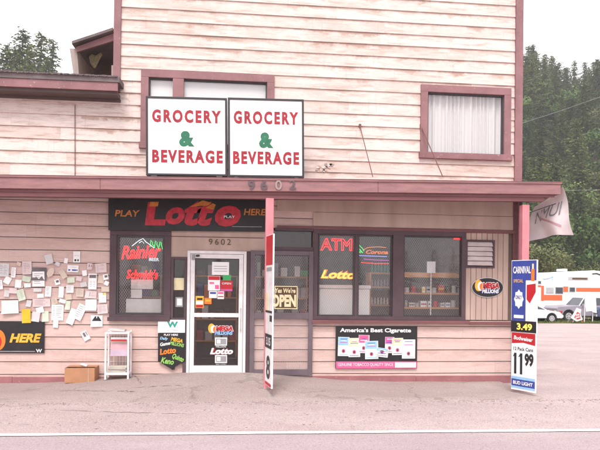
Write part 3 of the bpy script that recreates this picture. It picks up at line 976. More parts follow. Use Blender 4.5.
# ---- the door
ft = 0.065
dx0, dz0, dx1, dz1 = DR; dz0 = 0.115
mb = MB()
mb.box(dx0 + .002, dx0 + ft * .75, -0.06, 0.06, dz0 - .02, dz1 - .002, 'white_metal')
mb.box(dx1 - ft * .75, dx1 - .002, -0.06, 0.06, dz0 - .02, dz1 - .002, 'white_metal')
mb.box(dx0 + ft * .75, dx1 - ft * .75, -0.06, 0.06, dz1 - ft * .8, dz1 - .002, 'white_metal')
dfr = mb.build('door_frame', store, 0.003)
mb = MB()
a0, a1 = dx0 + ft * .75 + .006, dx1 - ft * .75 - .006
b0, b1 = dz0, dz1 - ft * .8 - .006
zm0, zm1 = P(216, 317).z, P(216, 313).z
st_ = 0.07
mb.box(a0, a0 + st_, -0.052, 0.0, b0, b1, 'white_metal'); mb.box(a1 - st_, a1, -0.052, 0.0, b0, b1, 'white_metal')
mb.box(a0 + st_, a1 - st_, -0.051, 0.0, b1 - st_ * 1.0, b1, 'white_metal')
mb.box(a0 + st_, a1 - st_, -0.058, 0.0, zm0, zm1, 'white_metal')
mb.box(a0 + st_, a1 - st_, -0.051, 0.0, b0, b0 + .12, 'white_metal')
door = mb.build('door', store, 0.003)
g0, g1 = a0 + st_, a1 - st_
pane(door, g0, b0 + .12, g1, zm0, -0.02); pane(door, g0, zm1, g1, b1 - st_, -0.02)
mb = MB(); mb.box(g0, g1, -0.035, -0.03, b0 + .12, b0 + .135, 'dark_metal'); mb.box(g0, g1, -0.035, -0.03, b1 - st_ - .014, b1 - st_, 'dark_metal')
for x in (g0, g1 - .012): mb.box(x, x + .012, -0.035, -0.03, b0 + .135, b1 - st_ - .014, 'dark_metal')
mb.build('gasket', door)
mb = MB(); mb.tube([(a1 - .035, -0.09, zm1 - .28), (a1 - .035, -0.10, zm1 - .1), (a1 - .035, -0.09, zm1 + .08)], 0.008, 'hub_silver'); mb.box(a1 - .045, a1 - .025, -.09, -.05, zm1 - .29, zm1 - .27, 'hub_silver'); mb.box(a1 - .045, a1 - .025, -.09, -.05, zm1 + .07, zm1 + .09, 'hub_silver'); mb.build('handle', door)
mb = MB(); mb.tube([(a0 + .1, -.075, b1 - .03), (a0 + .14, -.12, b1 - .03)], .02, 'dark_metal'); mb.box(a0 + .02, a0 + .07, -.075, -.052, b1 - .10, b1 - .01, 'ink_grey'); mb.build('closer', door)
mb = MB(); mb.box(dx0, dx1, -0.12, 0.12, -0.12, dz0 - .004, 'sidewalk_concrete'); mb.build('threshold', store)

# ---- interior
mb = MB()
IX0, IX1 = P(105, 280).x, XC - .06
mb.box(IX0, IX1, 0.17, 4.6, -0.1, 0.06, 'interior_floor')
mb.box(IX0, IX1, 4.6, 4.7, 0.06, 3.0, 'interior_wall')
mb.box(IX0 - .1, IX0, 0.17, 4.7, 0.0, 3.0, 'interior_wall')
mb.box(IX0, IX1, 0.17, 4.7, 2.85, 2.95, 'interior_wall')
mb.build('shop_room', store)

# =================================================================== things inside
def shelf_unit(x0, x1, y0, y1, levels, label, top=None):
    r = empty('shelf_unit', ((x0 + x1) / 2, (y0 + y1) / 2, 0.06), label, 'shelves')
    for z in levels:
        mb = MB(); mb.box(x0, x1, y0, y1, z, z + .03, 'wood_shelf'); mb.build('shelf', r, 0.003)
    for x in (x0 - .03, x1):
        mb = MB(); mb.box(x, x + .03, y0, y1, 0.06, levels[-1] + .03, 'wood_shelf'); mb.build('side_panel', r)
    mb = MB(); mb.box(x0, x1, y1 - .01, y1, .06, levels[-1], 'interior_wall'); mb.build('back_panel', r)
    return r
YS = 0.42
lv1, lv2, lv3 = P(435, 309, YS).z, P(435, 294.5, YS).z, P(435, 276, YS).z
sx0, sx1 = P(404, 290, YS).x, P(468, 290, YS).x
shelf_unit(sx0, sx1, YS, YS + .45, [lv1 - .5, lv1, lv2, lv3], 'wooden display shelves of small goods behind the right shop window')
mb = MB(); mb.box(sx0 - .2, sx1, YS - .03, YS - .005, lv3 - .03, lv3 + .06, 'wood_shelf')
tag(mb.build('counter_board'), 'orange brown board across the top of the shelves in the right window', 'board')
goods_cols = ['ink_white', 'paper_grey', 'ink_red', 'newsprint', 'ink_grey', 'mesh_pale', 'ink_cream', 'ink_white', 'paper_grey', 'ink_brown']
gcount = 0
for lvl, h in ((lv1, .13), (lv2, .16), (lv1 - .5, .2)):
    x = sx0 + .03
    while x < sx1 - .1:
        w = rnd.uniform(.05, .13); hh = h * rnd.uniform(.5, 1.0)
        c = rnd.choice(goods_cols)
        mb = MB()
        if rnd.random() < .4:
            mb.tube([(x + w / 2, YS + .1, lvl + .031), (x + w / 2, YS + .1, lvl + .031 + hh * .75), (x + w / 2, YS + .1, lvl + .031 + hh)], min(w / 2, .045), c, 10)
        else:
            mb.box(x, x + w * .92, YS + .04, YS + .2, lvl + .031, lvl + .031 + hh, c)
            mb.box(x + .01, x + w * .92 - .01, YS + .037, YS + .0395, lvl + .04 + hh * .3, lvl + .031 + hh * .6, rnd.choice(['ink_red', 'ink_blue', 'ink_yellow', 'ink_black']))
        o = mb.build('grocery_item', None, 0.004)
        row = {lv1: 'middle', lv2: 'upper', lv1 - .5: 'bottom'}[lvl]
        tag(o, 'small packaged grocery item on the %s shelf behind the right shop window' % row, 'groceries', 'grocery items on the %s shelf in the right window' % row)
        x += w + rnd.uniform(.0, .03)
v0 = P(431, 272, .35); v1 = P(431, 316, .35)
mb = MB(); mb.tube([(v0.x, .35, .06), (v0.x, .35, v0.z)], .012, 'white_metal'); tag(mb.build('display_pole'), 'thin white pole standing inside the right shop window', 'pole')
r_ = R(427, 261.5, 435.5, 273, .33); mb = MB(); mb.box(r_[0], r_[2], .33, .337, r_[1], r_[3], 'ink_white'); tag(mb.build('blank_card'), 'blank white card on top of the thin pole in the right window', 'card')
# white chest cooler behind left pane
YK = .32
c_ = R(319, 285, 370, 330, YK)
kx0, kx1, kz = c_[0], c_[2], c_[3]
ck = empty('chest_cooler', ((kx0 + kx1) / 2, YK + .3, .06), 'white chest cooler standing behind the left pane of the big shop window', 'cooler')
mb = MB(); mb.box(kx0, kx1, YK, YK + .6, .1, kz - .07, 'sign_white'); mb.build('body', ck, .02)
mb = MB(); mb.box(kx0 - .01, kx1 + .01, YK - .015, YK + .6, kz - .066, kz, 'white_metal'); mb.build('lid', ck, .012)
mb = MB(); mb.tube([P(323, 297, .4), P(328, 305, .4), P(332, 311, .4), P(345, 312, .4), P(351, 309, .4)], .008, 'wire_black'); tag(mb.build('cable'), 'dark cord drooping inside the left pane of the big window', 'cord')
YG = 1.0
gx = [P(x, 300, YG).x for x in (371, 392)]
shelf_unit(gx[0], gx[1], YG, YG + .35, [P(380, 306, YG).z - .35, P(380, 306, YG).z, P(380, 288, YG).z, P(380, 274, YG).z], 'narrow wooden rack beside the white cooler in the big window')
for lvl, nm in ((P(380, 306, YG).z + .031, 'lower'), (P(380, 288, YG).z + .031, 'middle'), (P(380, 274, YG).z + .031, 'top')):
    for i in range(6):
        x = gx[0] + .03 + i * (gx[1] - gx[0] - .04) / 6
        mb = MB(True); h = .13 if nm != 'top' else .2
        mb.tube([(x, YG + .07, lvl), (x, YG + .07, lvl + h * .6), (x, YG + .07, lvl + h * .75), (x, YG + .07, lvl + h)], .023, ['ink_white', 'ink_grey', 'ink_teal'][('lower', 'middle', 'top').index(nm)], 8, r2=.012)
        tag(mb.build('bottle'), 'small bottle on the %s shelf of the narrow rack beside the cooler' % nm, 'bottle', 'bottles on the %s shelf of the narrow rack' % nm)
# shelving seen through the door, sidelight and display window
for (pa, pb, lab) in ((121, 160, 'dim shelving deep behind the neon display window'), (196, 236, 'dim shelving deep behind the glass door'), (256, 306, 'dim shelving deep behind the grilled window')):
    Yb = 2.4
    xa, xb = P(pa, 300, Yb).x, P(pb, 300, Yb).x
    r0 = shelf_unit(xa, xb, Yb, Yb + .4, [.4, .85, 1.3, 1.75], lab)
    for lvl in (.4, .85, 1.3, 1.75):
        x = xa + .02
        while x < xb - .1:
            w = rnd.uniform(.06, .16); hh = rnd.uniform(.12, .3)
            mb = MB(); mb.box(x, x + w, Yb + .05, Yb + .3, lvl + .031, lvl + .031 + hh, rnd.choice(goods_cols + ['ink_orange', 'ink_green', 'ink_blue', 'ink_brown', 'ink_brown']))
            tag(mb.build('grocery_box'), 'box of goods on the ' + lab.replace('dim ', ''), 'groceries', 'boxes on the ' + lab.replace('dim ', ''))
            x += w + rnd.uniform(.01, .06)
mb = MB(); v = P(457.5, 237.5, .12); mb.box(v.x - .05, v.x + .05, .10, .16, v.z - .03, v.z + .03, 'neon_red')
tag(mb.build('red_lamp'), 'small glowing red lamp in the top right corner of the big window', 'lamp')

emis('tube_light', (1.0, 0.93, 0.85), 4.0)
for xl_, lab in ((P(326, 235, .6).x, 'lit white fluorescent ceiling tube behind the ATM neon sign'), (P(216, 235, 1.6).x, 'added unseen ceiling tube brightening the room behind the glass door'), (P(432, 235, 1.6).x, 'added unseen ceiling tube brightening the right window shelves')):  # the last two tubes are added, unseen, to brighten the shop interior
    fx = empty('ceiling_light', (xl_, 1.2, 2.8), lab, 'ceiling light', 'fluorescent lights in the shop')
    mb = MB(); mb.box(xl_ - .07, xl_ + .07, .6, 2.2, 2.79, 2.845, 'white_metal'); mb.build('fixture', fx)
    mb = MB(); mb.tube([(xl_, .65, 2.765), (xl_, 2.15, 2.765)], .02, 'tube_light', 8); mb.build('tube', fx)
# =================================================================== neon signs
YN = 0.085
def neon_root(name, rc, label):
    return empty(name, ((rc[0] + rc[2]) / 2, YN, rc[1]), label, 'neon sign')
def ntext(r, part, body, rc, mat, tube=.0045, shear=0.0, bold=0.0, rot=0.0, passes=1):
    mb = MB(True)
    mb.text(body, (rc[0] + rc[2]) / 2, (rc[1] + rc[3]) / 2, rc[2] - rc[0], rc[3] - rc[1], YN, mat, bold, shear, rot, tube=tube)
    return mb.build(part, r)
rc = R(121, 239, 163, 262, YN)
n1 = neon_root('neon_beer_sign', rc, 'red neon beer sign reading Rainier under white mountain and green trees')
ntext(n1, 'lettering', 'Rainier', R(121, 245, 161, 258.5, YN), 'neon_red', .0056, .35, 0.0, rad(4))
def npoly(r, part, pts, mat, rr=.006, Y=YN):
    mb = MB(True); mb.tube([P(x, y, Y) for x, y in pts], rr, mat); return mb.build(part, r)
npoly(n1, 'mountain', [(132, 246), (137, 242), (140, 240), (143, 238.5), (146, 242), (149, 244), (154, 248)], 'neon_white')
npoly(n1, 'mountain', [(139, 243), (142, 241), (144, 243.5)], 'neon_white', .005)
for dx_ in (0, 4.5, 9):
    npoly(n1, 'tree', [(150 + dx_, 247), (151 + dx_, 240 + dx_ * .2), (153 + dx_, 243), (152 + dx_, 243.5), (155 + dx_ * .9, 248 + dx_ * .3)], 'neon_green')
ntext(n1, 'small_lettering', 'BEER', R(149, 258, 159, 261, YN), 'neon_white', .003)
rc = R(127, 269, 158, 279, YN)
n2 = neon_root('neon_beer_sign', rc, "small red neon sign reading Schmidt's below the mountain neon sign")
ntext(n2, 'lettering', "Schmidt's", R(126.5, 269.5, 158, 279, YN), 'neon_red', .0048, .25)
rc = R(320, 238, 352, 251, YN)
n3 = neon_root('neon_atm_sign', rc, 'red neon ATM sign in the top left corner of the big window')
ntext(n3, 'lettering', 'ATM', R(320.5, 238.5, 352, 250.5, YN), 'neon_red', .0065, .0, .015)
rc = R(320, 269, 356, 280, YN)
n4 = neon_root('neon_lotto_sign', rc, 'yellow and orange neon sign reading Lotto above the white cooler')
mb = MB(); v = R(321, 270.5, 355, 278.5, YN); mb.text('Lotto', (v[0] + v[2]) / 2, (v[1] + v[3]) / 2, v[2] - v[0], v[3] - v[1], YN, 'neon_yellow', .02, .3, rad(-1)); mb.build('lettering', n4)
ntext(n4, 'outline', 'Lotto', R(320.5, 270, 355.5, 279, YN), 'neon_orange', .0045, .3, .05, rad(-1))
n5 = neon_root('neon_palm_sign', R(353, 244, 392, 266, YN), 'dim multicoloured neon beer sign with green palm beside the ATM sign')
npoly(n5, 'palm', [(354, 251), (357, 247), (359, 245), (362, 248), (364, 251)], 'neon_green')
npoly(n5, 'palm', [(359, 246), (358.5, 252), (361, 253)], 'neon_green')
npoly(n5, 'palm', [(355, 254), (357, 250), (360, 249.5), (363, 253), (360, 251), (358, 254)], 'neon_green')
npoly(n5, 'tube', [(363, 250), (368, 247.5), (378, 246.8), (386, 247.5)], 'neon_orange', .004)
npoly(n5, 'tube', [(355, 255.5), (365, 255.8), (376, 256.2), (387, 256.6)], 'neon_blue', .006)
npoly(n5, 'tube', [(364, 259), (375, 260), (389, 260.4)], 'neon_purple', .006)
npoly(n5, 'tube', [(361, 262.5), (375, 263.5), (389, 263.5)], 'neon_red', .003)
ntext(n5, 'lettering', 'Corona', R(366, 250, 388, 254, YN), 'neon_orange', .0025, .3)

# =================================================================== flat signs helper
def sign_root(name, rc, Y, label, cat='sign', group=None):
    return empty(name, ((rc[0] + rc[2]) / 2, Y, rc[1]), label, cat, group)
def TX(mb, body, px0, py0, px1, py1, Y, mat, bold=.01, shear=0., rot=0., thick=.0025):
    v = R(px0, py0, px1, py1, Y)
    mb.text(body, (v[0] + v[2]) / 2, (v[1] + v[3]) / 2, v[2] - v[0], v[3] - v[1], Y, mat, bold, shear, rot, thick)
    return mb
def BX(mb, px0, py0, px1, py1, Y, t, mat):
    v = R(px0, py0, px1, py1, Y); mb.box(v[0], v[2], Y - t, Y, v[1], v[3], mat); return mb

# ---- grocery & beverage signs
YG_ = -0.62
for (a, b_, t0, b0_, lab) in ((146.6, 227.8, 97.2, 175.8, 'left'), (228.6, 304.6, 98.6, 177.3, 'right')):
    v = R(a, t0, b_, b0_, YG_)
    r = empty('grocery_sign', ((v[0] + v[2]) / 2, YG_, v[1]), 'white box sign reading GROCERY & BEVERAGE, the %s one of the pair on the canopy' % lab, 'sign', 'grocery and beverage box signs')
    x0, z0, x1, z1 = v
    mb = MB()
    t = .032
    mb.box(x0, x1, YG_ - .012, YG_ + .2, z1 - t, z1, 'black_frame'); mb.box(x0, x1, YG_ - .012, YG_ + .2, z0, z0 + t, 'black_frame')
    mb.box(x0, x0 + t, YG_ - .012, YG_ + .2, z0 + t, z1 - t, 'black_frame'); mb.box(x1 - t, x1, YG_ - .012, YG_ + .2, z0 + t, z1 - t, 'black_frame')
    mb.build('frame', r, .003)
    mb = MB(); mb.box(x0 + t, x1 - t, YG_, YG_ + .19, z0 + t, z1 - t, 'sign_white'); mb.build('face', r)
    W, H = x1 - x0, z1 - z0; cx_ = (x0 + x1) / 2
    mb = MB(); mb.text('GROCERY', cx_ - .0, z0 + H * .755, W * .85, H * .165, YG_, 'red_letter', .048, spacing=1.34)
    mb.text('BEVERAGE', cx_ + (.012 if lab == 'left' else 0), z0 + H * .245, W * .87, H * .165, YG_, 'red_letter', .048, spacing=1.28); mb.build('lettering', r)
    mb = MB(); mb.text('&', cx_ + .0, z0 + H * .47, W * .19, H * .20, YG_, 'green_letter', .06); mb.build('ampersand', r)
    r.rotation_euler = (0, -TILT, 0)
    for xx in (x0 + .1, x1 - .15):
        mb = MB(); mb.box(xx, xx + .05, YG_ - .02, YG_ + .1, czt + .0, z0 - .001, 'dark_metal'); mb.box(xx - .02, xx + .07, YG_ - .04, YG_ + .2, czt + .03, czt + .045 + .03, 'dark_metal'); mb.build('bracket', r)

# ---- PLAY Lotto HERE banner
YB = -0.09
v = R(108.5, 199, 266, 231, YB)
r = sign_root('lotto_banner', v, YB, 'long black banner reading PLAY Lotto HERE above the display window and door', 'banner')
r.rotation_euler = (0, -.010, 0)
mb = MB(); mb.box(v[0], v[2], YB, YB + .02, v[1], v[3], 'vinyl_black'); mb.build('panel', r)
mb = MB(); TX(mb, 'PLAY', 115, 209.5, 140, 216, YB, 'banner_orange', .02, .15); TX(mb, 'HERE', 244, 209.5, 266, 216, YB, 'banner_orange', .02, .15); mb.build('small_lettering', r)
mb = MB(); TX(mb, 'L', 145, 202, 166, 225, YB, 'banner_red', .06, .1); TX(mb, 'o', 166, 207, 185, 224.5, YB, 'banner_red', .05, .25)
TX(mb, 'tt', 184, 201, 215, 226, YB, 'banner_red', .05, .3); TX(mb, 'o', 215, 206, 241, 227, YB, 'banner_red', .06, .2)
mb.build('lettering', r)
mb = MB()
YB2 = YB - .004
mb.prism([(P(x, y, YB2).x, P(x, y, YB2).z) for x, y in ((150.5, 201.5), (159, 201.5), (158, 206), (149.5, 206))], YB2 - .001, YB2, 'banner_orange')
mb.prism([(P(x, y, YB2).x, P(x, y, YB2).z) for x, y in ((190, 207), (203, 200.5), (212, 203), (207, 206), (200, 206))], YB2 - .001, YB2, 'banner_orange')
mb.prism([(P(x, y, YB2).x, P(x, y, YB2).z) for x, y in ((206, 208), (213, 203.5), (216, 205), (214, 210))], YB2 - .001, YB2, 'banner_orange')
fix_normals(mb.build('highlights', r))
mb = MB(); TX(mb, 'PLAY', 224, 216, 235, 218.5, YB - .004, 'ink_white', .01); BX(mb, 232, 227, 262, 227.6, YB, .002, 'ink_grey'); mb.build('fine_print', r)

# ---- left HERE sign
YW = -0.02
v = R(-70, 321, 44.5, 353, YW)
r = sign_root('lotto_banner', v, YW, 'low black banner reading HERE in orange letters under the pinned papers', 'banner')
mb = MB(); mb.box(v[0], v[2], YW - .006, YW, v[1], v[3], 'vinyl_black'); mb.build('panel', r)
mb = MB(); TX(mb, 'HERE', 9.5, 333.5, 41.5, 342.5, YW - .006, 'ink_yellow', .045, .25); mb.build('lettering', r)
mb = MB(); c = P(-2, 340, YW); mb.disc(c.x, c.z, .12, .17, YW - .009, YW - .0062, 'ink_orange'); mb.disc(c.x - .03, c.z - .03, .09, .12, YW - .0115, YW - .0092, 'ink_red'); fix_normals(mb.build('lotto_ball', r))
mb = MB(); TX(mb, 'W', 36, 349, 42, 352.5, YW - .006, 'ink_white', .03); BX(mb, 0, 351, 35, 351.8, YW - .006, .002, 'ink_grey'); mb.build('fine_print', r)

# ---- sign by the door: white top, black pentagon
v = R(157.5, 319.5, 186, 368, -0.05)
r = sign_root('lottery_sign', v, -0.05, 'pointed black lottery sign with white top panel left of the door')
Yk = -0.052
mb = MB(); pts = [(158, 333), (185, 333), (185, 361), (171.5, 369), (158, 361)]
mb.prism([(P(x, y, Yk).x, P(x, y, Yk).z) for x, y in pts], Yk - .006, Yk, 'vinyl_black'); fix_normals(mb.build('panel', r))
mb = MB(); BX(mb, 158, 319.8, 185, 332.6, Yk, .008, 'ink_white'); mb.build('top_panel', r)
mb = MB(); TX(mb, 'W', 167, 321.5, 178, 327.5, Yk - .008, 'ink_teal', .05); TX(mb, 'LOTTERY', 167, 329.5, 178, 331, Yk - .008, 'ink_grey', 0); mb.build('logo', r)
mb = MB(); y_ = Yk - .006; TX(mb, 'PLAY HERE', 164, 333.8, 178, 335.8, y_, 'ink_white', .02)
TX(mb, 'Lotto', 159.5, 348, 176, 354, y_, 'ink_orange', .05, .2, rad(8)); TX(mb, 'Quinto', 172, 355, 184, 361, y_, 'ink_lime', .03, .2, rad(-22)); TX(mb, 'Keno', 161, 358, 174, 364, y_, 'ink_lime', .03, .2, rad(-10))
TX(mb, 'MEGA', 171, 338, 183, 342, y_, 'ink_yellow', .04, .1, rad(-12)); TX(mb, 'MILLIONS', 170, 342.5, 184, 346, y_, 'ink_lime', .03, .1, rad(-12))
TX(mb, 'Daily', 160, 337, 168, 340.5, y_, 'ink_lightblue', .03, .2, rad(-5)); TX(mb, 'Game', 160, 342, 170, 345.5, y_, 'ink_white', .03, .2, rad(10)); mb.build('lettering', r)

# ---- door stickers (things stuck on the glass)
Yd_ = -0.026
def sheet(name, px0, py0, px1, py1, mat, label, cat='poster', Y=Yd_, texts=(), group=None, boxes=()):
    v = R(px0, py0, px1, py1, Y)
    r = sign_root(name, v, Y, label, cat, group)
    mb = MB(); mb.box(v[0], v[2], Y - .002, Y, v[1], v[3], mat); mb.build('sheet', r)
    if boxes:
        mb = MB()
        for k, (a, b, c, d, m_) in enumerate(boxes): BX(mb, a, b, c, d, Y - .0022 - .0003 * k, .0012, m_)
        mb.build('print', r)
    if texts:
        mb = MB()
        for (body, a, b, c, d, m_, *o) in texts: TX(mb, body, a, b, c, d, Y - .004, m_, o[0] if o else .01, o[1] if len(o) > 1 else 0, 0, .0022)
        mb.build('lettering', r)
    return r
GD = 'notices taped to the glass door'
sheet('door_notice', 212, 262, 229, 275, 'ink_white', 'plain white notice taped near the top of the glass door', 'notice', group=GD, boxes=[(214, 266 + 2.5 * i, 227, 266.5 + 2.5 * i, 'ink_grey') for i in range(3)])
sheet('door_poster', 208, 276, 220, 290.5, 'ink_white', 'white poster with red top band on the upper door glass', 'poster', group=GD, boxes=[(208.3, 276.3, 219.7, 280, 'ink_red'), (209.5, 282, 214, 284, 'ink_pink'), (215, 285, 219, 289, 'ink_pink')])
sheet('door_poster', 220.5, 280.5, 232.5, 291, 'ink_magenta', 'crimson card reading OPEN beside the red and white door poster', 'poster', group=GD, boxes=[(220.5, 280.5, 232.5, 289, 'ink_red')], texts=[('OPEN', 222, 282.5, 231, 284.5, 'ink_white')])
sheet('door_sticker', 223, 275, 231, 280.3, 'ink_green', 'small green sticker above the crimson card on the door', 'sticker', group=GD)
sheet('door_sticker', 209, 291, 217, 298, 'ink_white', 'small bluish card under the red topped door poster', 'sticker', group=GD, boxes=[(210, 292, 216, 294, 'ink_blue')])
sheet('door_sticker', 217.5, 291.3, 224, 299, 'ink_white', 'small pink striped card under the crimson door card', 'sticker', group=GD, boxes=[(218, 292, 223.5, 294, 'ink_pink'), (218, 296, 223.5, 297, 'ink_red')])
sheet('door_sticker', 195.5, 296, 203.7, 308, 'ink_yellow', 'yellow and red sticker at the left edge of the door glass', 'sticker', group=GD, boxes=[(196, 301, 203, 304.5, 'ink_white'), (196, 304.8, 203, 307.5, 'ink_red'), (197, 298, 202.5, 300, 'ink_black')])
sheet('door_sticker', 204.3, 298, 211.5, 304, 'ink_orange', 'orange sticker beside the yellow and red one on the door', 'sticker', group=GD, boxes=[(205.5, 299.5, 210.5, 301.5, 'ink_yellow')])
def mega_oval(name, px0, py0, px1, py1, Y, label, disc=True, parts=True, group=None, cat='sticker'):
    v = R(px0, py0, px1, py1, Y)
    r = sign_root(name, v, Y, label, cat, group)
    cx_, cz_ = (v[0] + v[2]) / 2, (v[1] + v[3]) / 2; w, h = v[2] - v[0], v[3] - v[1]
    if disc:
        mb = MB(); mb.disc(cx_, cz_, w / 2, h / 2, Y - .006, Y, 'vinyl_black'); mb.disc(cx_, cz_, w / 2 * 1.02, h / 2 * 1.04, Y - .003, Y + .001, 'ink_white'); fix_normals(mb.build('panel', r))
        s = .86
    else: s = 1.0
    Yt = Y - (.006 if disc else .001)
    mb = MB(); mb.disc(cx_ - w * .34 * s, cz_ + h * .10, w * .12, h * .30, Yt - .0015, Yt, 'ink_yellow'); mb.disc(cx_ - w * .27 * s, cz_ + h * .06, w * .10, h * .24, Yt - .003, Yt - .0017, 'ink_white'); mb.disc(cx_ - w * .21 * s, cz_ + h * .04, w * .08, h * .19, Yt - .0045, Yt - .0032, 'ink_orange'); fix_normals(mb.build('ball', r))
    mb = MB(); mb.text('MEGA', cx_ + w * .12 * s, cz_ + h * .10, w * .66 * s, h * .37, Yt - .002, 'ink_white', .12, .12); mb.text('MILLIONS', cx_ + w * .10 * s, cz_ - h * .20, w * .66 * s, h * .25, Yt - .0018, 'ink_blue', .10, .12); mb.build('letter_outline', r)
    mb = MB(); mb.text('MEGA', cx_ + w * .12 * s, cz_ + h * .10, w * .62 * s, h * .32, Yt - .004, 'ink_red', .06, .12); mb.build('lettering', r)
    mb = MB(); mb.text('MILLIONS', cx_ + w * .10 * s, cz_ - h * .20, w * .62 * s, h * .20, Yt - .004, 'ink_white' if disc else 'ink_lightblue', .04, .12); mb.build('small_lettering', r)
    return r
mega_oval('lottery_sticker', 207, 322, 235, 338, Yd_, 'Mega Millions lottery sticker on the lower door glass', False, group=GD)
mega_oval('lottery_oval_sign', 472, 278, 503, 297, -0.03, 'black oval Mega Millions sign below the louvre vent', True, cat='sign')
def jack(py, lab):
    r = sheet('jackpot_card', 215, py, 227, py + 8, 'ink_white', lab, 'card', group=GD, boxes=[(216, py + 1, 226.3, py + 7, 'ink_grey'), (217, py + 2, 220.5, py + 6, 'ink_white')])
    return r
jack(337.5, 'grey jackpot number card under the Mega Millions door sticker'); jack(355, 'grey jackpot number card under the red Lotto lettering on door')
mb = MB(); TX(mb, 'MILLION', 216, 346, 226, 347.5, Yd_, 'ink_white'); tag(mb.build('sticker_text'), 'tiny white MILLION caption above the Lotto lettering on door', 'sticker', GD)
mb = MB(); TX(mb, 'MILLION', 216, 363.8, 226, 365.3, Yd_, 'ink_white'); tag(mb.build('sticker_text'), 'tiny white MILLION caption at the bottom of the door glass', 'sticker', GD)
mb = MB(); TX(mb, 'Lotto', 210, 348, 233, 354.3, Yd_, 'ink_white', .05, .25); TX(mb, 'Lotto', 210.4, 348.2, 233.2, 354.4, Yd_ + .0015, 'ink_red', .09, .25); tag(mb.build('lotto_sticker'), 'white Lotto lettering with red edges on the lower door glass', 'sticker', GD)
# backing cardboard behind lower door stickers is dark glass only
# papers in the side light & display window
sheet('window_notice', 174, 278, 184, 290, 'ink_cream', 'pale square notice in the narrow side window left of the door', 'notice', Y=.015)
sheet('window_notice', 175.5, 297, 183, 307, 'ink_grey', 'grey keypad card low in the narrow side window', 'notice', Y=.015, boxes=[(177, 298.5, 182, 305.5, 'ink_white')])

mb = MB(); v = R(126, 299, 161, 313, .13); mb.box(v[0], v[2], .13, .2, v[1] - .1, v[3], 'mesh_pale'); tag(mb.build('carton'), 'pale carton standing low behind the neon display window', 'carton', None)
sheet('window_poster', 131, 279.5, 153, 289, 'mesh_pale', "crumpled grey sheet hanging under the Schmidt's neon sign", 'poster', Y=.115)
mb = MB(); v = R(131, 289.5, 142, 298, .115); mb.box(v[0], v[2], .113, .115, v[1], v[3], 'mesh_pale'); tag(mb.build('window_card'), 'small grey card below the crumpled sheet in the display window', 'card')

# ---- OPEN sign on gate
Yo = -0.085
v = R(274.5, 286, 297.5, 309, Yo)
r = sign_root('open_sign', v, Yo, 'brown and cream sign reading Yes We Are OPEN on the window gate')
mb = MB(); mb.box(v[0], v[2], Yo - .01, Yo, v[1], v[3], 'ink_brown'); mb.build('panel', r)
mb = MB()
for (a, b, c, d) in ((274.5, 286, 297.5, 286.8), (274.5, 308.2, 297.5, 309), (296.7, 286.8, 297.5, 308.2), (274.5, 286.8, 275.3, 308.2)): BX(mb, a, b, c, d, Yo - .01, .0015, 'ink_cream')
mb.build('border', r)
mb = MB(); TX(mb, "Yes We're", 274.8, 288, 295.5, 293, Yo - .01, 'ink_cream', .03, .1); TX(mb, 'OPEN', 271.5, 294.5, 296, 307, Yo - .01, 'ink_cream', .05); mb.build('lettering', r)

# ---- cigarette poster
Yc_ = -0.03
v = R(335.5, 326.5, 417, 368.5, Yc_)
r = sign_root('cigarette_poster', v, Yc_, "black and pink poster reading America's Best Cigarette under the big window", 'poster')
mb = MB(); mb.box(v[0], v[2], Yc_ - .005, Yc_, v[1], v[3], 'vinyl_black'); mb.build('panel', r)
mb = MB(); BX(mb, 336, 361.5, 416.5, 368.3, Yc_ - .005, .001, 'ink_pink'); mb.build('pink_band', r)
mb = MB(); BX(mb, 395, 362.5, 416, 367.5, Yc_ - .0062, .001, 'ink_white'); mb.build('price_label', r)
mb = MB(); TX(mb, "America's Best Cigarette", 340, 328, 411, 333.5, Yc_ - .006, 'ink_white', .03); TX(mb, 'GENUINE TOBACCO QUALITY SINCE', 338, 363, 393, 366.5, Yc_ - .0065, 'ink_white', 0); mb.build('lettering', r)
packs = [(338, 337, 349, 356, 'ink_lightblue', 3), (348.5, 338, 360, 357, 'ink_cream', -2), (358.5, 335, 369, 353, 'ink_pink', 4), (365, 341, 378, 359, 'ink_lightblue', -5),
         (385, 337, 394, 353, 'ink_magenta', 2), (392, 338, 403, 355, 'ink_cream', -3), (402, 339.5, 415, 358.5, 'ink_white', 0), (376, 348, 388, 357, 'ink_lightblue', 20)]
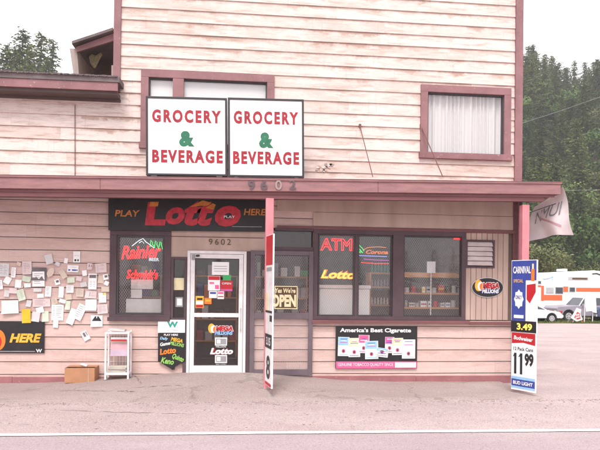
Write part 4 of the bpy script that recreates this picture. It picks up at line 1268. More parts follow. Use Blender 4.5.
for k, (a, b, c, d, col, rt) in enumerate(packs):
    y_ = Yc_ - .0065 - .0022 * k
    w_ = R(a, b, c, d, y_)
    mb = MB(); rm = Matrix.Rotation(rad(rt * .35), 3, 'Y')
    mb.box(w_[0], w_[2], y_ - .0006, y_, w_[1], w_[3], 'ink_white', rm)
    zc = (w_[1] + w_[3]) / 2; ctr = ((w_[0] + w_[2]) / 2, y_, zc)
    mb.box(w_[0] + .004, w_[2] - .004, y_ - .0012, y_ - .0007, zc + .02, w_[3] - .004, col, rm, ctr)
    xm_, zm_ = (w_[0] + w_[2]) / 2, w_[1] + .085
    for q_, (rr, mm) in enumerate(((.032, 'ink_pink'), (.020, 'ink_brown'))): mb.disc(xm_, zm_, rr, rr * 1.15, y_ - .0012 - .0004 * q_, y_ - .0007 - .0004 * q_, mm, 12)
    for q_ in range(3):
        zz = w_[3] - .035 - q_ * .028; wd = (.30, .22, .34)[q_] * (w_[2] - w_[0])
        mb.box(xm_ - wd, xm_ + wd, y_ - .0017, y_ - .0013, zz - .006, zz + .005, ('ink_blue', 'ink_white', 'ink_magenta')[(q_ + k) % 3], rm, ctr)
    mb.box(w_[0] + .02, w_[2] - .02, y_ - .0017, y_ - .0009, w_[1] + .018, w_[1] + .032, ('ink_lightblue', 'ink_grey', 'ink_pink')[k % 3], rm, ctr)
    mb.box(w_[2] - .012, w_[2] + .004, y_ - .0018, y_ - .0014, w_[1], w_[3], 'paper_grey', rm, ctr)
    mb.build('printed_pack', r)

# ---- price signs on the posts
def price_sign(A, B, zb, zt_, zsplit, zled, label, kind):
    A, B = Vector((A.x, A.y, 0)), Vector((B.x, B.y, 0))
    d = B - A; W = d.length; ang = math.atan2(d.y, d.x)
    r = empty('price_sign', ((A.x + B.x) / 2, (A.y + B.y) / 2, zb), label, 'sign', 'tall price signs on the canopy posts', (0, 0, ang), True)
    h = zt_ - zb; hs = zsplit - zb; hl = zled - zb; x0, x1 = -W / 2, W / 2
    mb = MB(); mb.box(x0, x1, -.012, .012, 0, hs - .004, 'ink_white'); mb.build('lower_panel', r, .003)
    mb = MB(); mb.box(x0 - .01, x1 + .01, -.012, .012, hs, h, 'white_metal' if kind == 1 else 'ink_white'); mb.build('upper_panel', r, .003)
    y_ = -.0122
    mb = MB()
    mb.box(x0 - .005, x1 + .005, y_ - .004, y_, hs + .004, hl, 'vinyl_black'); mb.build('price_display', r)
    mb = MB(); mb.text('3.49' if kind == 0 else '3.15', .02, (hs + hl) / 2, W * .62, (hl - hs) * .58, y_ - .004, 'led_yellow' if kind == 0 else 'ink_white', .03); mb.build('price_digits', r)
    if kind == 0:
        mb = MB(); mb.box(x0, x0 + W * .58, y_ - .002, y_, hl + .002, h - .01, 'ink_blue'); mb.box(x0 + W * .58, x1, y_ - .002, y_, h * .84 + .01, h - .01, 'ink_blue'); mb.build('blue_field', r)
        mb = MB(); mb.box(x0 + W * .58, x1, y_ - .0018, y_, hl + .002, h * .84, 'ink_white'); mb.build('white_field', r)
        mb = MB(); mb.prism([(x0 + W * .62, h * .81), (x1 - .01, h * .82), (x1 - .01, h * .755), (x0 + W * .75, h * .67), (x0 + W * .62, h * .70)][::-1], y_ - .0035, y_ - .002, 'ink_red'); fix_normals(mb.build('cigarette_pack', r))
        mb = MB(); mb.box(x0 + W * .80, x0 + W * .93, y_ - .0045, y_ - .0036, h * .84, h * .93, 'ink_orange'); mb.box(x0 + W * .83, x0 + W * .90, y_ - .0045, y_ - .0036, h * .93, h * .97, 'ink_cream'); mb.build('flame', r)
        mb = MB(); mb.text('CARNIVAL', x0 + W * .42, h * .925, W * .72, h * .055, y_ - .0025, 'ink_white', .03); mb.text('SPECIAL', x0 + W * .28, h * .84, W * .4, h * .025, y_ - .0025, 'ink_yellow', .02)
        mb.build('lettering', r)
        mb = MB(); pts = []
        for i in range(16):
            rr = 1.0 if i % 2 == 0 else .8
            pts.append((x0 + W * .30 + W * .20 * rr * math.cos(i * math.pi / 8), h * .70 + h * .075 * rr * math.sin(i * math.pi / 8)))
        mb.prism(pts, y_ - .0035, y_ - .002, 'ink_white'); mb.text('ONLY', x0 + W * .30, h * .715, W * .26, h * .03, y_ - .0035, 'ink_blue', .02); mb.box(x0 + W * .1, x0 + W * .5, y_ - .003, y_ - .002, hl + .04, hl + .09, 'ink_white'); fix_normals(mb.build('price_burst', r))
        mb = MB(); mb.prism([(x0 + .01, hs * .99), (x1 - .01, hs * .99), (x1 - .01, hs * .79), (0, hs * .825), (x0 + .01, hs * .80)][::-1], y_ - .002, y_, 'ink_red'); fix_normals(mb.build('red_field', r))
        mb = MB(); mb.text('Budweiser', 0, hs * .895, W * .78, hs * .07, y_ - .002, 'ink_white', .03, .1, rad(-3)); mb.text('12 Pack Cans', 0, hs * .715, W * .8, hs * .06, y_, 'ink_black', .015); mb.build('brand_lettering', r)
        mb = MB(); mb.text('11', -W * .20, hs * .46, W * .34, hs * .36, y_, 'ink_black', .05); mb.prism([(-W * .37, hs * .63), (-W * .42, hs * .57), (-W * .37, hs * .585)][::-1], y_ - .0025, y_ - .0005, 'ink_black'); mb.prism([(-W * .13, hs * .63), (-W * .20, hs * .57), (-W * .13, hs * .585)][::-1], y_ - .0025, y_ - .0005, 'ink_black'); mb.text('99', W * .24, hs * .54, W * .36, hs * .22, y_, 'ink_black', .05); mb.build('big_price', r)
        mb = MB(); mb.box(x0 + .01, x1 - .01, y_ - .002, y_, hs * .04, hs * .23, 'ink_blue'); mb.box(x0 + .01, x1 - .01, y_ - .003, y_ - .0021, hs * .19, hs * .235, 'ink_lightblue'); mb.box(x0 + .01, x1 - .01, y_ - .003, y_ - .0021, hs * .035, hs * .07, 'ink_lightblue'); mb.text('BUD LIGHT', 0, hs * .13, W * .8, hs * .06, y_ - .0025, 'ink_white', .03); mb.build('blue_field', r)
    else:
        mb = MB(); mb.box(x0 + .0, x1, y_ - .002, y_, h * .80, h - .01, 'ink_red'); mb.build('red_field', r)
        mb = MB(); mb.box(x0, x1, y_ - .0025, y_, h * .485, h * .50, 'vinyl_black'); mb.box(x1 - W * .35, x1, y_ - .0025, y_, h * .43, h * .47, 'ink_black'); mb.box(x0, x0 + W * .4, y_ - .0025, y_, h * .50, h * .62, 'ink_cream'); mb.box(x0 + .05, x1 - .05, y_ - .0025, y_, h * .76, h * .785, 'ink_grey'); mb.build('print', r)
        mb = MB(); mb.text('8', 0, hs * .50, W * .6, hs * .62, y_, 'ink_black', .03); mb.build('big_price', r)
        mb = MB(); mb.box(x0 + .02, x1 - .02, y_ - .002, y_, hs * .02, hs * .10, 'ink_red'); mb.build('bottom_band', r)
    mb = MB(); mb.tube([(x0 - .015, .02, 0), (x0 - .015, .02, h)], .009, 'white_metal' if kind == 1 else 'dark_metal'); mb.build('pole', r)
    return r
A, B = P(512, 325, -1.08), P(536.5, 325, -1.48)
zb_ = P(524, 391, -1.28).z; zt2 = P(524, 260, -1.28).z; zs = P(524, 332.5, -1.28).z; zl = P(524, 321, -1.28).z
ps1 = price_sign(A, B, zb_, zt2, zs, zl, 'tall sign with blue cigarette ad 3.49 over Budweiser 11.99 at the right post', 0)
A2 = P(266.6, 300, YC - .0); B2 = P(273, 300, YC - .45)
zb_ = P(270, 386, YC - .2).z; zt2 = P(270, 235, YC - .2).z; zs = P(270, 348, YC - .2).z; zl = P(270, 334, YC - .2).z
ps2 = price_sign(A2, B2, zb_, zt2, zs, zl, 'tall red and white sign seen nearly edge on at the door post', 1)

# ---- newspaper rack
YR = -0.30
v = R(104.5, 331, 129, 383, YR)
rx0, rz0, rx1, rz1 = v; rz0 = walk_z((rx0 + rx1) / 2, YR)
rk = empty('newspaper_rack', ((rx0 + rx1) / 2, YR + .12, rz0), 'white metal newspaper rack standing against the pink wall', 'rack')
mb = MB(); t = .028; d = .26
for x in (rx0, rx1 - t):
    for y in (YR, YR + d - t): mb.box(x, x + t, y, y + t, rz0, rz1 - (.0 if y > YR else .02), 'white_metal')
    for z in (rz0 + .08, rz1 - .05): mb.box(x + .002, x + t - .002, YR + t, YR + d - t, z, z + t, 'white_metal')
for z in (rz0 + .075, rz1 - .048): mb.box(rx0 + t, rx1 - t, YR, YR + t, z, z + t, 'white_metal'); mb.box(rx0 + t, rx1 - t, YR + d - t, YR + d, z, z + t, 'white_metal')
mb.build('frame', rk, .003)
mb = MB()
for i in range(7): x = rx0 + t + .02 + i * (rx1 - rx0 - 2 * t - .04) / 6; mb.tube([(x, YR + d - .02, rz0 + .1), (x, YR + d - .02, rz1 - .05)], .0035, 'white_metal', 5)
for i in range(6): z = rz0 + .15 + i * .11; mb.tube([(rx0 + t, YR + d - .025, z), (rx1 - t, YR + d - .025, z)], .0035, 'white_metal', 5)
mb.build('wire_back', rk)
mb = MB(); mb.box(rx0 + t, rx1 - t, YR + .005, YR + d - .03, rz0 + .105, rz0 + .115, 'white_metal'); mb.build('shelf', rk)
def papers(name, z, n, cols, lab, grp=None, y0=YR + .02, jit=.012, tilt=0):
    mb = MB()
    for i in range(n):
        j = rnd.uniform(-jit, jit)
        mb.box(rx0 + t + .015 + j, rx1 - t - .02 + j, y0 + j, y0 + .17 + j, z + i * .016, z + i * .016 + .013, cols[i % len(cols)], Matrix.Rotation(rad(rnd.uniform(-3, 3)), 3, 'Z'))
    return tag(mb.build(name, None, .003), lab, 'newspapers', grp)
M('newsprint_pink', (0.62, 0.36, 0.40), .8); M('paper_pinkish', (0.52, 0.40, 0.50), .7)
papers('newspaper_stack', rz0 + .117, 6, ['newsprint', 'mesh_pale', 'newsprint'], 'pile of beige newspapers at the bottom of the white rack')
# upper display papers leaning on the wire
mb = MB(); tz = rz1 - .08
for i, (c_, hh) in enumerate((('ink_white', .30), ('newsprint', .26), ('newsprint_pink', .20), ('paper_pinkish', .10))):
    mb.box(rx0 + .075, rx1 - .035, YR + .10 - i * .012, YR + .108 - i * .012, tz - .33 + (0 if i == 3 else .03), tz - .33 + hh, c_, Matrix.Rotation(rad(-6), 3, 'X'))
mb.box(rx0 + .09, rx1 - .05, YR + .05, YR + .056, tz - .09, tz - .06, 'ink_red', Matrix.Rotation(rad(-6), 3, 'X'))
tag(mb.build('magazine_bundle'), 'pink and mauve magazines held in the top of the white rack', 'magazines')
mb = MB(); mb.box(rx0 + .05, rx1 - .08, YR + .03, YR + .2, rz1 + .0, rz1 + .03, 'mesh_pale', Matrix.Rotation(rad(5), 3, 'Y')); tag(mb.build('folded_paper'), 'folded grey newspaper lying on top of the white rack', 'newspaper')
# ---- cardboard box
YX = -0.30
v = R(64.5, 368, 94.5, 384, YX)
zg = walk_z(P(80, 380).x, YX) 
bx_ = empty('cardboard_box', ((v[0] + v[2]) / 2, YX + .15, zg), 'brown cardboard box on the sidewalk left of the newspaper rack', 'box')
mb = MB(); x0, x1, z1 = v[0], v[2], v[3]
for (a, b, c, d) in ((x0, x1, YX, YX + .006), (x0, x1, YX + .30, YX + .306), (x0, x0 + .006, YX + .006, YX + .30), (x1 - .006, x1, YX + .006, YX + .30)): mb.box(a, b, c, d, zg, z1, 'cardboard')
mb.box(x0 + .006, x1 - .006, YX + .006, YX + .30, zg, zg + .006, 'cardboard')
mb.build('body', bx_)
mb = MB(); mb.box(x0 + .002, x1 - .002, YX + .16, YX + .304, z1 + .0, z1 + .005, 'cardboard', Matrix.Rotation(rad(4), 3, 'X')); mb.build('flap', bx_)
mb = MB(); mb.box(x1 - .10, x1 - .098 + .004, YX - .003, YX - .0005, zg, z1, 'newsprint'); mb.build('tape', bx_)
mb = MB(); c = P(84, 366.5, YX + .2); mb.box(c.x - .06, c.x + .05, YX + .18, YX + .26, z1 + .008, z1 + .035, 'ink_white', Matrix.Rotation(rad(15), 3, 'Y')); tag(mb.build('crumpled_paper', None, .01), 'crumpled white paper lying on the cardboard box', 'paper')

# =================================================================== pinned papers
M('paper_white', (0.88, 0.87, 0.87), .8, var=.05, scale=9); M('paper_pink', (0.72, 0.58, 0.58), .8, var=.06); M('paper_grey', (0.66, 0.64, 0.65), .8, var=.1)
M('paper_beige', (0.66, 0.55, 0.46), .8, var=.1); M('paper_green', (0.60, 0.68, 0.55), .8, var=.1); M('paper_yellow', (0.82, 0.48, 0.03), .7, var=.08); M('paper_dark', (0.16, 0.14, 0.15), .8, var=.2)
PAP = [
 (-3, 263, 9.5, 277, 2, 'paper_grey', 'l', 'large rounded grey sheet at the far left edge of the papers'),
 (11, 267, 16, 278, 3, 'paper_white', 'l', 'narrow upright white slip right of the large rounded grey sheet'),
 (4, 276.5, 11, 284, 28, 'paper_white', '', 'small tilted white scrap below the large rounded grey sheet'),
 (22, 261, 32, 275, -2, 'paper_pink', 'l', 'pinkish sheet touching the dark poster on its left side'),
 (31, 267, 47, 281, 0, 'paper_dark', '', 'dark grey poster half covered by a white list'),
 (32, 271, 45, 287, -2, 'paper_white', 'l', 'white typed list covering the dark grey poster'),
 (45, 254, 53, 264.5, -14, 'paper_grey', '', 'curled grey sheet above and right of the dark poster'),
 (47, 267, 54, 278, 28, 'paper_beige', 'o', 'oval beige paper leaning right of the dark poster'),
 (15, 279.5, 21.5, 288, 3, 'paper_white', '', 'small square white note below the narrow upright slip'),
 (22, 276, 31, 282, 12, 'paper_green', '', 'crumpled grey green scrap left of the typed list'),
 (73, 251, 80.5, 263, 0, 'paper_white', 'b', 'topmost white sheet with a dark blob at its foot'),
 (64, 258, 68, 263.5, 10, 'paper_white', '', 'tiny white scrap left of the topmost sheet'),
 (67, 265, 79, 272.5, 1, 'paper_white', 'u', 'white card with a blue line below the topmost sheet'),
 (60, 269, 66, 279, -32, 'paper_beige', '', 'torn tilted strip left of the blue lined card'),
 (67, 277, 75, 283, -4, 'paper_green', '', 'pale green note below the blue lined card'),
 (87, 263, 92.5, 270, 4, 'paper_pink', 'p', 'small note with dark picture right of the blue lined card'),
 (95, 263, 107, 273, -4, 'paper_pink', 'l', 'wide curled pinkish sheet near the window frame'),
 (88, 273, 97, 290, 0, 'paper_white', 't', 'tall white flyer with dark photo along its top'),
 (98, 275, 104.5, 283.5, 5, 'paper_beige', '', 'beige note right of the tall photo flyer'),
 (104, 281, 109, 285.5, 24, 'paper_white', '', 'tiny tilted scrap touching the window frame'),
 (80, 282, 87, 287, -12, 'paper_grey', '', 'grey crumpled scrap left of the tall photo flyer'),
 (58.5, 286, 64, 298, 2, 'paper_white', '', 'plain white slip in the middle above the tall hanging sheet'),
 (66, 285, 74, 293, 0, 'paper_white', 'l', 'white ruled note below the pale green note'),
 (101, 286.5, 109.5, 292, -2, 'paper_beige', '', 'beige card just left of the window frame'),
 (9, 288, 17, 293.5, 3, 'paper_pink', '', 'small pinkish card above the large blank white sheet'),
 (24, 283, 31, 287.5, -4, 'paper_white', '', 'small white strip left of the foot of the typed list'),
 (17, 289, 25, 301, -16, 'paper_green', 'l', 'tilted pale green flyer right of the large blank sheet'),
 (33, 288, 42, 292, 0, 'paper_grey', '', 'short grey strip right under the typed list'),
 (37, 293.5, 44, 298, -3, 'paper_white', '', 'small white label below the short grey strip'),
 (32, 298.5, 51, 307, -2, 'paper_pink', 'l', 'wide low pinkish sheet above the yellow paper'),
 (45, 286, 51.5, 297, 2, 'paper_white', 'l', 'upright ruled white sheet right of the short grey strip'),
 (65, 294, 72, 300, -6, 'paper_beige', '', 'beige note above the diamond shaped sheet'),
 (76, 288, 84, 297, 2, 'paper_beige', 'l', 'tan ruled sheet left of the lower end of the photo flyer'),
 (1, 300, 19, 314, -3, 'paper_white', '', 'large blank white sheet above the HERE banner'),
 (21.5, 308.5, 31, 323.5, -3, 'paper_yellow', '', 'bright orange yellow paper overlapping the HERE banner top'),
 (31.5, 311.5, 40, 322, 8, 'paper_grey', '', 'pale grey sheet right of the bright yellow paper'),
 (42, 310.5, 49, 322, -2, 'paper_green', '', 'pale green sheet left of the tall hanging sheet'),
 (51, 304, 64, 321, 1, 'paper_white', 'l', 'tall white sheet hanging with a slip at its foot'),
 (53, 316, 58.5, 328, 2, 'paper_white', '', 'narrow slip hanging from the tall white sheet'),
 (65, 300.5, 70.5, 310, 4, 'paper_green', '', 'small greenish note right of the tall white sheet'),
 (68, 308, 76, 325, 20, 'paper_white', '', 'narrow white sheet hanging askew like a diamond'),
 (75.5, 303.5, 84.5, 320.5, 24, 'paper_white', 'l', 'white sheet tilted left with its foot swung right'),
 (85, 299, 97, 311, -1, 'paper_white', '', 'square white sheet below the tall photo flyer'),
 (98.5, 292.5, 106.5, 303, -2, 'paper_white', 'y', 'white note with a yellow corner near the window frame'),
 (97, 304, 108, 314, -5, 'paper_pink', 'l', 'pinkish sheet below the note with yellow corner'),
 (90.5, 315, 103, 327, 0, 'paper_white', 'h', 'white card with black roof shape near the window corner'),
 (81.5, 330, 89, 341, -30, 'paper_grey', 'p', 'lowest tilted card hanging alone on the pink wall'),
 (-6, 280, 3, 290, -8, 'paper_white', 'l', 'white sheet cut by the left edge above the blank sheet'),
 (16.5, 262, 21, 266, 14, 'paper_beige', '', 'tiny beige scrap above the narrow upright slip'),
 (4, 290, 9.5, 297, 6, 'paper_grey', '', 'small grey note above the left part of the blank sheet'),
 (54.5, 279, 60, 285, -18, 'paper_white', 'p', 'small tilted note below the torn tilted strip'),
 (55, 262, 60, 266, 20, 'paper_grey', '', 'small grey scrap right of the curled sheet'),
 (82, 270, 87, 276, -8, 'paper_white', '', 'small white square right of the blue lined card'),
 (76, 276.5, 82, 281, 10, 'paper_pink', '', 'small pink scrap right of the pale green note'),
 (18, 284, 23, 288.5, -20, 'paper_pink', '', 'tilted pink scrap under the small square note'),
 (51, 298, 57.5, 304.5, -12, 'paper_beige', 'l', 'small beige note above the tall hanging sheet'),
 (26, 300, 31.5, 307, 10, 'paper_grey', '', 'grey slip just above the bright yellow paper'),
 (85, 290.5, 97, 298.5, 3, 'paper_pink', 'l', 'wide pinkish sheet between photo flyer and square sheet'),
 (103, 274, 108.5, 280, -12, 'paper_white', 'p', 'small picture note close to the window frame'),
 (36, 307, 44, 313, -14, 'paper_white', '', 'white flap hanging above the two pale low sheets'),
 (59, 299, 66, 303, 14, 'paper_white', '', 'small white tag between plain slip and greenish note'),
 (109 - 24, 291, 89.5, 298, 10, 'paper_grey', '', 'small grey scrap between the tan sheet and photo flyer'),
]
for k, (a, b, c, d, rt, mat, kind, lab) in enumerate(PAP):
    Y = -0.012 - .0022 * (k % 9)
    v = R(a, b, c, d, Y)
    cx_, cz_, w, h = (v[0] + v[2]) / 2, (v[1] + v[3]) / 2, (v[2] - v[0]) * .93, (v[3] - v[1]) * .93
    mb = MB(True); rm = Matrix.Rotation(rad(rt), 3, 'Y')
    ph = rnd.uniform(0, 6); curl = rnd.uniform(.006, .03) if k % 3 else .05
    n = 6
    def surf(u, w_, off=0.0):
        # u,w_ in -0.5..0.5 ; corners curl away from the wall
        y = -curl * (max(0, -w_ - .1) ** 2) * 2.2 * (1 + math.sin(ph) * u * 2) - .003 * math.sin(u * 7 + ph) ** 2 - off
        uu = u
        if kind == 'o':
            rr = math.sqrt(max(0, 1 - (w_ * 1.98) ** 2)); uu = u * max(.15, rr)
        p = rm @ Vector((uu * w, 0, w_ * h))
        return (cx_ + p.x, Y + y, cz_ + p.z)
    for j in range(n + 1):
        for i in range(n + 1):
            mb.v.append(surf(i / n - .5, j / n - .5))
    for j in range(n):
        for i in range(n):
            q0 = j * (n + 1) + i
            mb.f.append((q0, q0 + 1, q0 + n + 2, q0 + n + 1)); mb.m.append(mb.mi(mat))
    def patch(u0, u1, w0, w1, m_, off=.0012):
        mb.face([surf(u0, w0, off), surf(u1, w0, off), surf(u1, w1, off), surf(u0, w1, off)], m_)
    if kind == 'l':
        for i in range(6):
            z_ = .34 - i * .13
            patch(-.38, rnd.uniform(.1, .38), z_, z_ + .03, 'ink_grey')
    if kind == 'b': patch(-.32, .30, -.38, -.20, 'ink_black'); patch(-.3, .3, .1, .13, 'ink_grey')
    if kind == 'u': patch(-.42, .42, -.30, -.08, 'ink_blue'); patch(-.3, .3, .2, .24, 'ink_grey')
    if kind == 'p': patch(-.2, .35, -.1, .3, 'paper_dark')
    if kind == 't': patch(-.38, .42, .22, .42, 'paper_dark'); [patch(-.3, .3, z_, z_ + .02, 'ink_grey') for z_ in (0, -.1, -.2, -.3)]
    if kind == 'y': patch(.05, .48, .3, .48, 'paper_yellow'); patch(-.3, .3, 0, .03, 'ink_grey')
    if kind == 'h': mb.face([surf(-.42, 0, .0015), surf(.42, 0, .0015), surf(.15, .42, .0015), surf(-.15, .42, .0015)], 'ink_black')
    tag(mb.build('pinned_paper'), lab, 'paper', 'papers pinned on the pink wall')

# =================================================================== torn banner at the canopy end
xb_ = cxe + .03
def cloth(u, w_, off=0.0):
    # u 0..1 from front corner back to wall, w_ 0..1 downwards
    a = P(563, 187, YC); tl = Vector((xb_ - .02, -.15, czb - .02)); tr = Vector((xb_, YC + .0, czt))
    br = P(571.5, 235, YC - .05); bl = P(527, 242.5, -.1)
    top = tr.lerp(tl, u); bot = br.lerp(bl, u)
    p = top.lerp(bot, w_)
    p.x += .05 * math.sin(u * 9 + w_ * 2) * w_ + .03 * math.sin(w_ * 6 + u * 3) - off * .9
    p.y += .02 * math.sin(u * 14) * w_ - off * .3
    p.z += .05 * math.sin(u * math.pi) * w_
    return p
mb = MB(True); nu, nv = 26, 20
for j in range(nv + 1):
    for i in range(nu + 1): mb.v.append(tuple(cloth(i / nu, j / nv)))
for j in range(nv):
    for i in range(nu):
        q0 = j * (nu + 1) + i; mb.f.append((q0, q0 + 1, q0 + nu + 2, q0 + nu + 1)); mb.m.append(mb.mi('banner_cloth'))
tb = empty('torn_banner', (xb_, -.5, czb - .8), 'faded pink cloth banner hanging loose from the right end of the canopy', 'banner')
sh = mb.build('cloth', tb)
mb = MB(); fnc = lambda a, b, yy: cloth(1 - a, 1 - b, .008)
mb.text('NMUI', .5, .60, .74, .30, 0, 'ink_grey', .0, .2, 0, 0, fnc); mb.build('lettering', tb)
mb = MB()
for i in range(12):
    u0, u1 = .75 - .6 * i / 12, .75 - .6 * (i + 1) / 12
    w0, w1 = .42 + .36 * i / 12, .42 + .36 * (i + 1) / 12
    mb.face([cloth(u0, w0, .006), cloth(u1, w1, .006), cloth(u1, w1 + .05, .006), cloth(u0, w0 + .05, .006)], 'newsprint_pink')
mb.build('faded_stripe', tb)
mb = MB(); mb.tube([P(530, 212.5, -.8), P(556, 203.5, -.9)], .008, 'dark_metal'); tag(mb.build('banner_rod'), 'thin black rod reaching from the right post to the torn banner', 'rod')

# =================================================================== vehicles behind the lot
YV = 32.5
def gz(x, y): return hill_z(x, y)
def wheel_parts(r, x, yc, R_, w, side):
    m1 = MB(True)
    for (yy, s) in ((yc, 1),):
        pts = [Vector((x, yc - w / 2, R_)), Vector((x, yc + w / 2, R_))]
        m1.tube(pts, R_, 'tyre', 22)
    wh = m1.build('wheel', r); wh['_l'] = 1
    m2 = MB(); yf = yc + side * (w / 2 + .004)
    m2.tube([Vector((x, yf - .01 * side, R_)), Vector((x, yf, R_))], R_ * .62, 'hub_silver', 18)
    for k in range(5):
        a = k * 1.2566 + .3; c_ = Vector((x + R_ * .36 * math.cos(a), yf + side * .004, R_ + R_ * .36 * math.sin(a)))
        m2.tube([c_, c_ + Vector((0, side * .002, 0))], R_ * .10, 'tyre', 8)
    m2.build('rim', wh)
def arched(poly_top, wheels, zb, n=10):
    """closed side outline: top points left->right, bottom right->left with wheel arches"""
    out = list(poly_top)
    for (wx, R_) in sorted(wheels, reverse=True):
        for k in range(n + 1):
            a = math.pi * k / n
            out.append((wx + R_ * 1.18 * math.cos(a), max(zb, R_ + R_ * 1.18 * math.sin(a))))
    return out
def car(name, x, y, label, cat, body_pts, cabin, wheels, W, mat, R_, rot=0.0, roof_mat=None, extra=None, group='vehicles parked beyond the lot'):
    r = empty(name, (x, y, gz(x, y)), label, cat, group, (0, 0, rot), True)
    mb = MB(); mb.prism(arched(body_pts, [(w, R_) for w in wheels], .28), -W / 2, W / 2, mat); fix_normals(mb.build('body', r, .04))
    # greenhouse, tapered
    mb = MB(); n = len(cabin); ins = .18
    zmin = min(p[1] for p in cabin); zmax = max(p[1] for p in cabin)
    def yw(z): return W / 2 - .03 - ins * (z - zmin) / (zmax - zmin)
    b_ = len(mb.v)
    mb.v += [(px, -yw(pz), pz) for px, pz in cabin] + [(px, yw(pz), pz) for px, pz in cabin]
    mb.f.append(tuple(range(n))); mb.m.append(mb.mi('car_glass')); mb.f.append(tuple(n + i for i in range(n))); mb.m.append(mb.mi('car_glass'))
    for i in range(n):
        j = (i + 1) % n; mb.f.append((i, n + i, n + j, j))
        flat = abs(cabin[i][1] - cabin[j][1]) < .08 and cabin[i][1] > zmin + .2
        mb.m.append(mb.mi((roof_mat or mat) if flat else 'car_glass'))
    fix_normals(mb.build('cabin', r, .02))
    # pillars and roof rails
    mb = MB()
    top = [p for p in cabin if p[1] > zmax - .1]; low = [p for p in cabin if p[1] < zmin + .1]
    xa, xb2 = min(p[0] for p in top), max(p[0] for p in top); la, lb = min(p[0] for p in low), max(p[0] for p in low)
    for s in (-1, 1):
        for (p, q_) in (((la, zmin), (xa, zmax)), ((lb, zmin), (xb2, zmax)), (((la + lb) / 2, zmin), ((xa + xb2) / 2, zmax))):
            mb.tube([(p[0], s * (yw(p[1]) + .005), p[1]), (q_[0], s * (yw(q_[1]) + .005), q_[1])], .035, roof_mat or mat, 6)
        mb.tube([(xa, s * yw(zmax), zmax), (xb2, s * yw(zmax), zmax)], .04, roof_mat or mat, 6)
    mb.build('pillars', r)
    for w in wheels:
        for s in (-1, 1): wheel_parts(r, w, s * (W / 2 - .12), R_, .22, s)
    xl, xr = min(p[0] for p in body_pts), max(p[0] for p in body_pts)
    for s in (-1, 1):
        mb = MB(); mb.box(xl - .02, xl + .1, s * (W / 2 - .25) - .15, s * (W / 2 - .25) + .15, .62, .76, 'lamp_clear'); mb.build('headlight', r)
        mb = MB(); mb.box(xr - .1, xr + .02, s * (W / 2 - .22) - .12, s * (W / 2 - .22) + .12, .65, .82, 'lamp_red'); mb.build('tail_light', r)
    mb = MB(); mb.box(xl - .07, xl + .06, -W / 2 + .05, W / 2 - .05, .36, .54, 'chrome' if mat != 'car_white' else mat); mb.build('bumper', r, .03)
    mb = MB(); mb.box(xr - .06, xr + .07, -W / 2 + .05, W / 2 - .05, .36, .54, 'chrome' if mat != 'car_white' else mat); mb.build('bumper', r, .03)
    mb = MB()
    for s in (-1, 1): mb.box((la + lb) / 2 - .005, (la + lb) / 2 + .005, s * (W / 2 + .001), s * (W / 2 - .01), .4, zmin, 'dark_metal'); mb.box((la + lb) / 2 + .12, (la + lb) / 2 + .28, s * (W / 2 + .02), s * (W / 2 - .01), zmin - .12, zmin - .09, 'chrome')
    mb.build('door_seams', r)
    for s in (-1, 1):
        mb = MB(); mb.box(la + .15, la + .3, s * (W / 2 + .12) - .04, s * (W / 2 + .12) + .04, zmin + .02, zmin + .16, mat); mb.build('mirror', r, .02)
    if extra: extra(r)
    return r
vx = lambda px, Y: P(px, 300, Y).x
# white sedan: front (pointing right) wheel at px 546
Ys = YV - 3.4
xs_ = vx(546, Ys)
car('white_car', xs_ - 3.5 + .85 + 1.3 - .0, Ys, 'low white hatchback parked nose right behind the price sign', 'car',
    [(-2.15, .35), (-2.18, .75), (-2.0, .92), (-.2, .95), (1.1, .86), (1.95, .72), (2.12, .5), (2.1, .32)],
    [(-1.95, .9), (-1.35, 1.30), (.0, 1.34), (.95, .88)], [-1.3, 1.35], 1.65, 'car_white', .31)
# grey pickup facing left, front wheel at px 561
Yt = YV - 1.2
xt_ = vx(561.5, Yt)
def bed(r):
    mb = MB(); mb.box(.95, 2.55, -.72, .72, .98, 1.02, 'dark_metal'); mb.build('truck_bed', r)
car('grey_pickup', xt_ + 1.75, Yt, 'old grey pickup truck facing left with white cab roof', 'pickup truck',
    [(-2.55, .40), (-2.62, .9), (-2.5, 1.06), (-.95, 1.13), (2.6, 1.13), (2.65, .45)],
    [(-.95, 1.1), (-.45, 1.68), (.75, 1.70), (.95, 1.1)], [-1.72, 1.65], 1.9, 'truck_grey', .38, roof_mat='rv_white', extra=bed)
# dark blue van at the right edge
Yb_ = YV - 1.9
car('blue_van', vx(600, Yb_) + 1.6, Yb_, 'dark blue vehicle partly cut off by the right edge', 'car',
    [(-2.3, .38), (-2.35, .85), (-2.2, 1.0), (-.9, 1.08), (2.2, 1.05), (2.25, .4)],
    [(-1.3, 1.03), (-.6, 1.55), (1.7, 1.58), (2.1, 1.03)], [-1.45, 1.4], 1.8, 'van_blue', .33)
# motorhome
Yr = YV + 3.0
xr0 = vx(531, Yr); xr1 = vx(612, Yr); zr = gz(xr0, Yr)
L = xr1 - xr0
ztop_ = P(565, 270, Yr).z - zr
mh = empty('motorhome', ((xr0 + xr1) / 2, Yr + 1.2, zr), 'long white motorhome with orange stripes parked below the wooded hill', 'motorhome', 'vehicles parked beyond the lot', (0, 0, 0), True)
hl_ = L / 2
M('rv_grey', (0.45, 0.44, 0.46), .5)
mb = MB(); mb.prism([(-hl_, .55), (-hl_, ztop_ * .84), (-hl_ + .5, ztop_ * .90), (-hl_ + 1.8, ztop_ * .95), (hl_ - 1.5, ztop_ * 1.0), (hl_ - .2, ztop_ * .96), (hl_, ztop_ * .9), (hl_, .55)], -1.2, 1.2, 'rv_white'); fix_normals(mb.build('body', mh, .06))
z_ = lambda py: P(565, py, Yr).z - zr
xq = lambda px: vx(px, Yr) - (xr0 + xr1) / 2
yf = -1.2
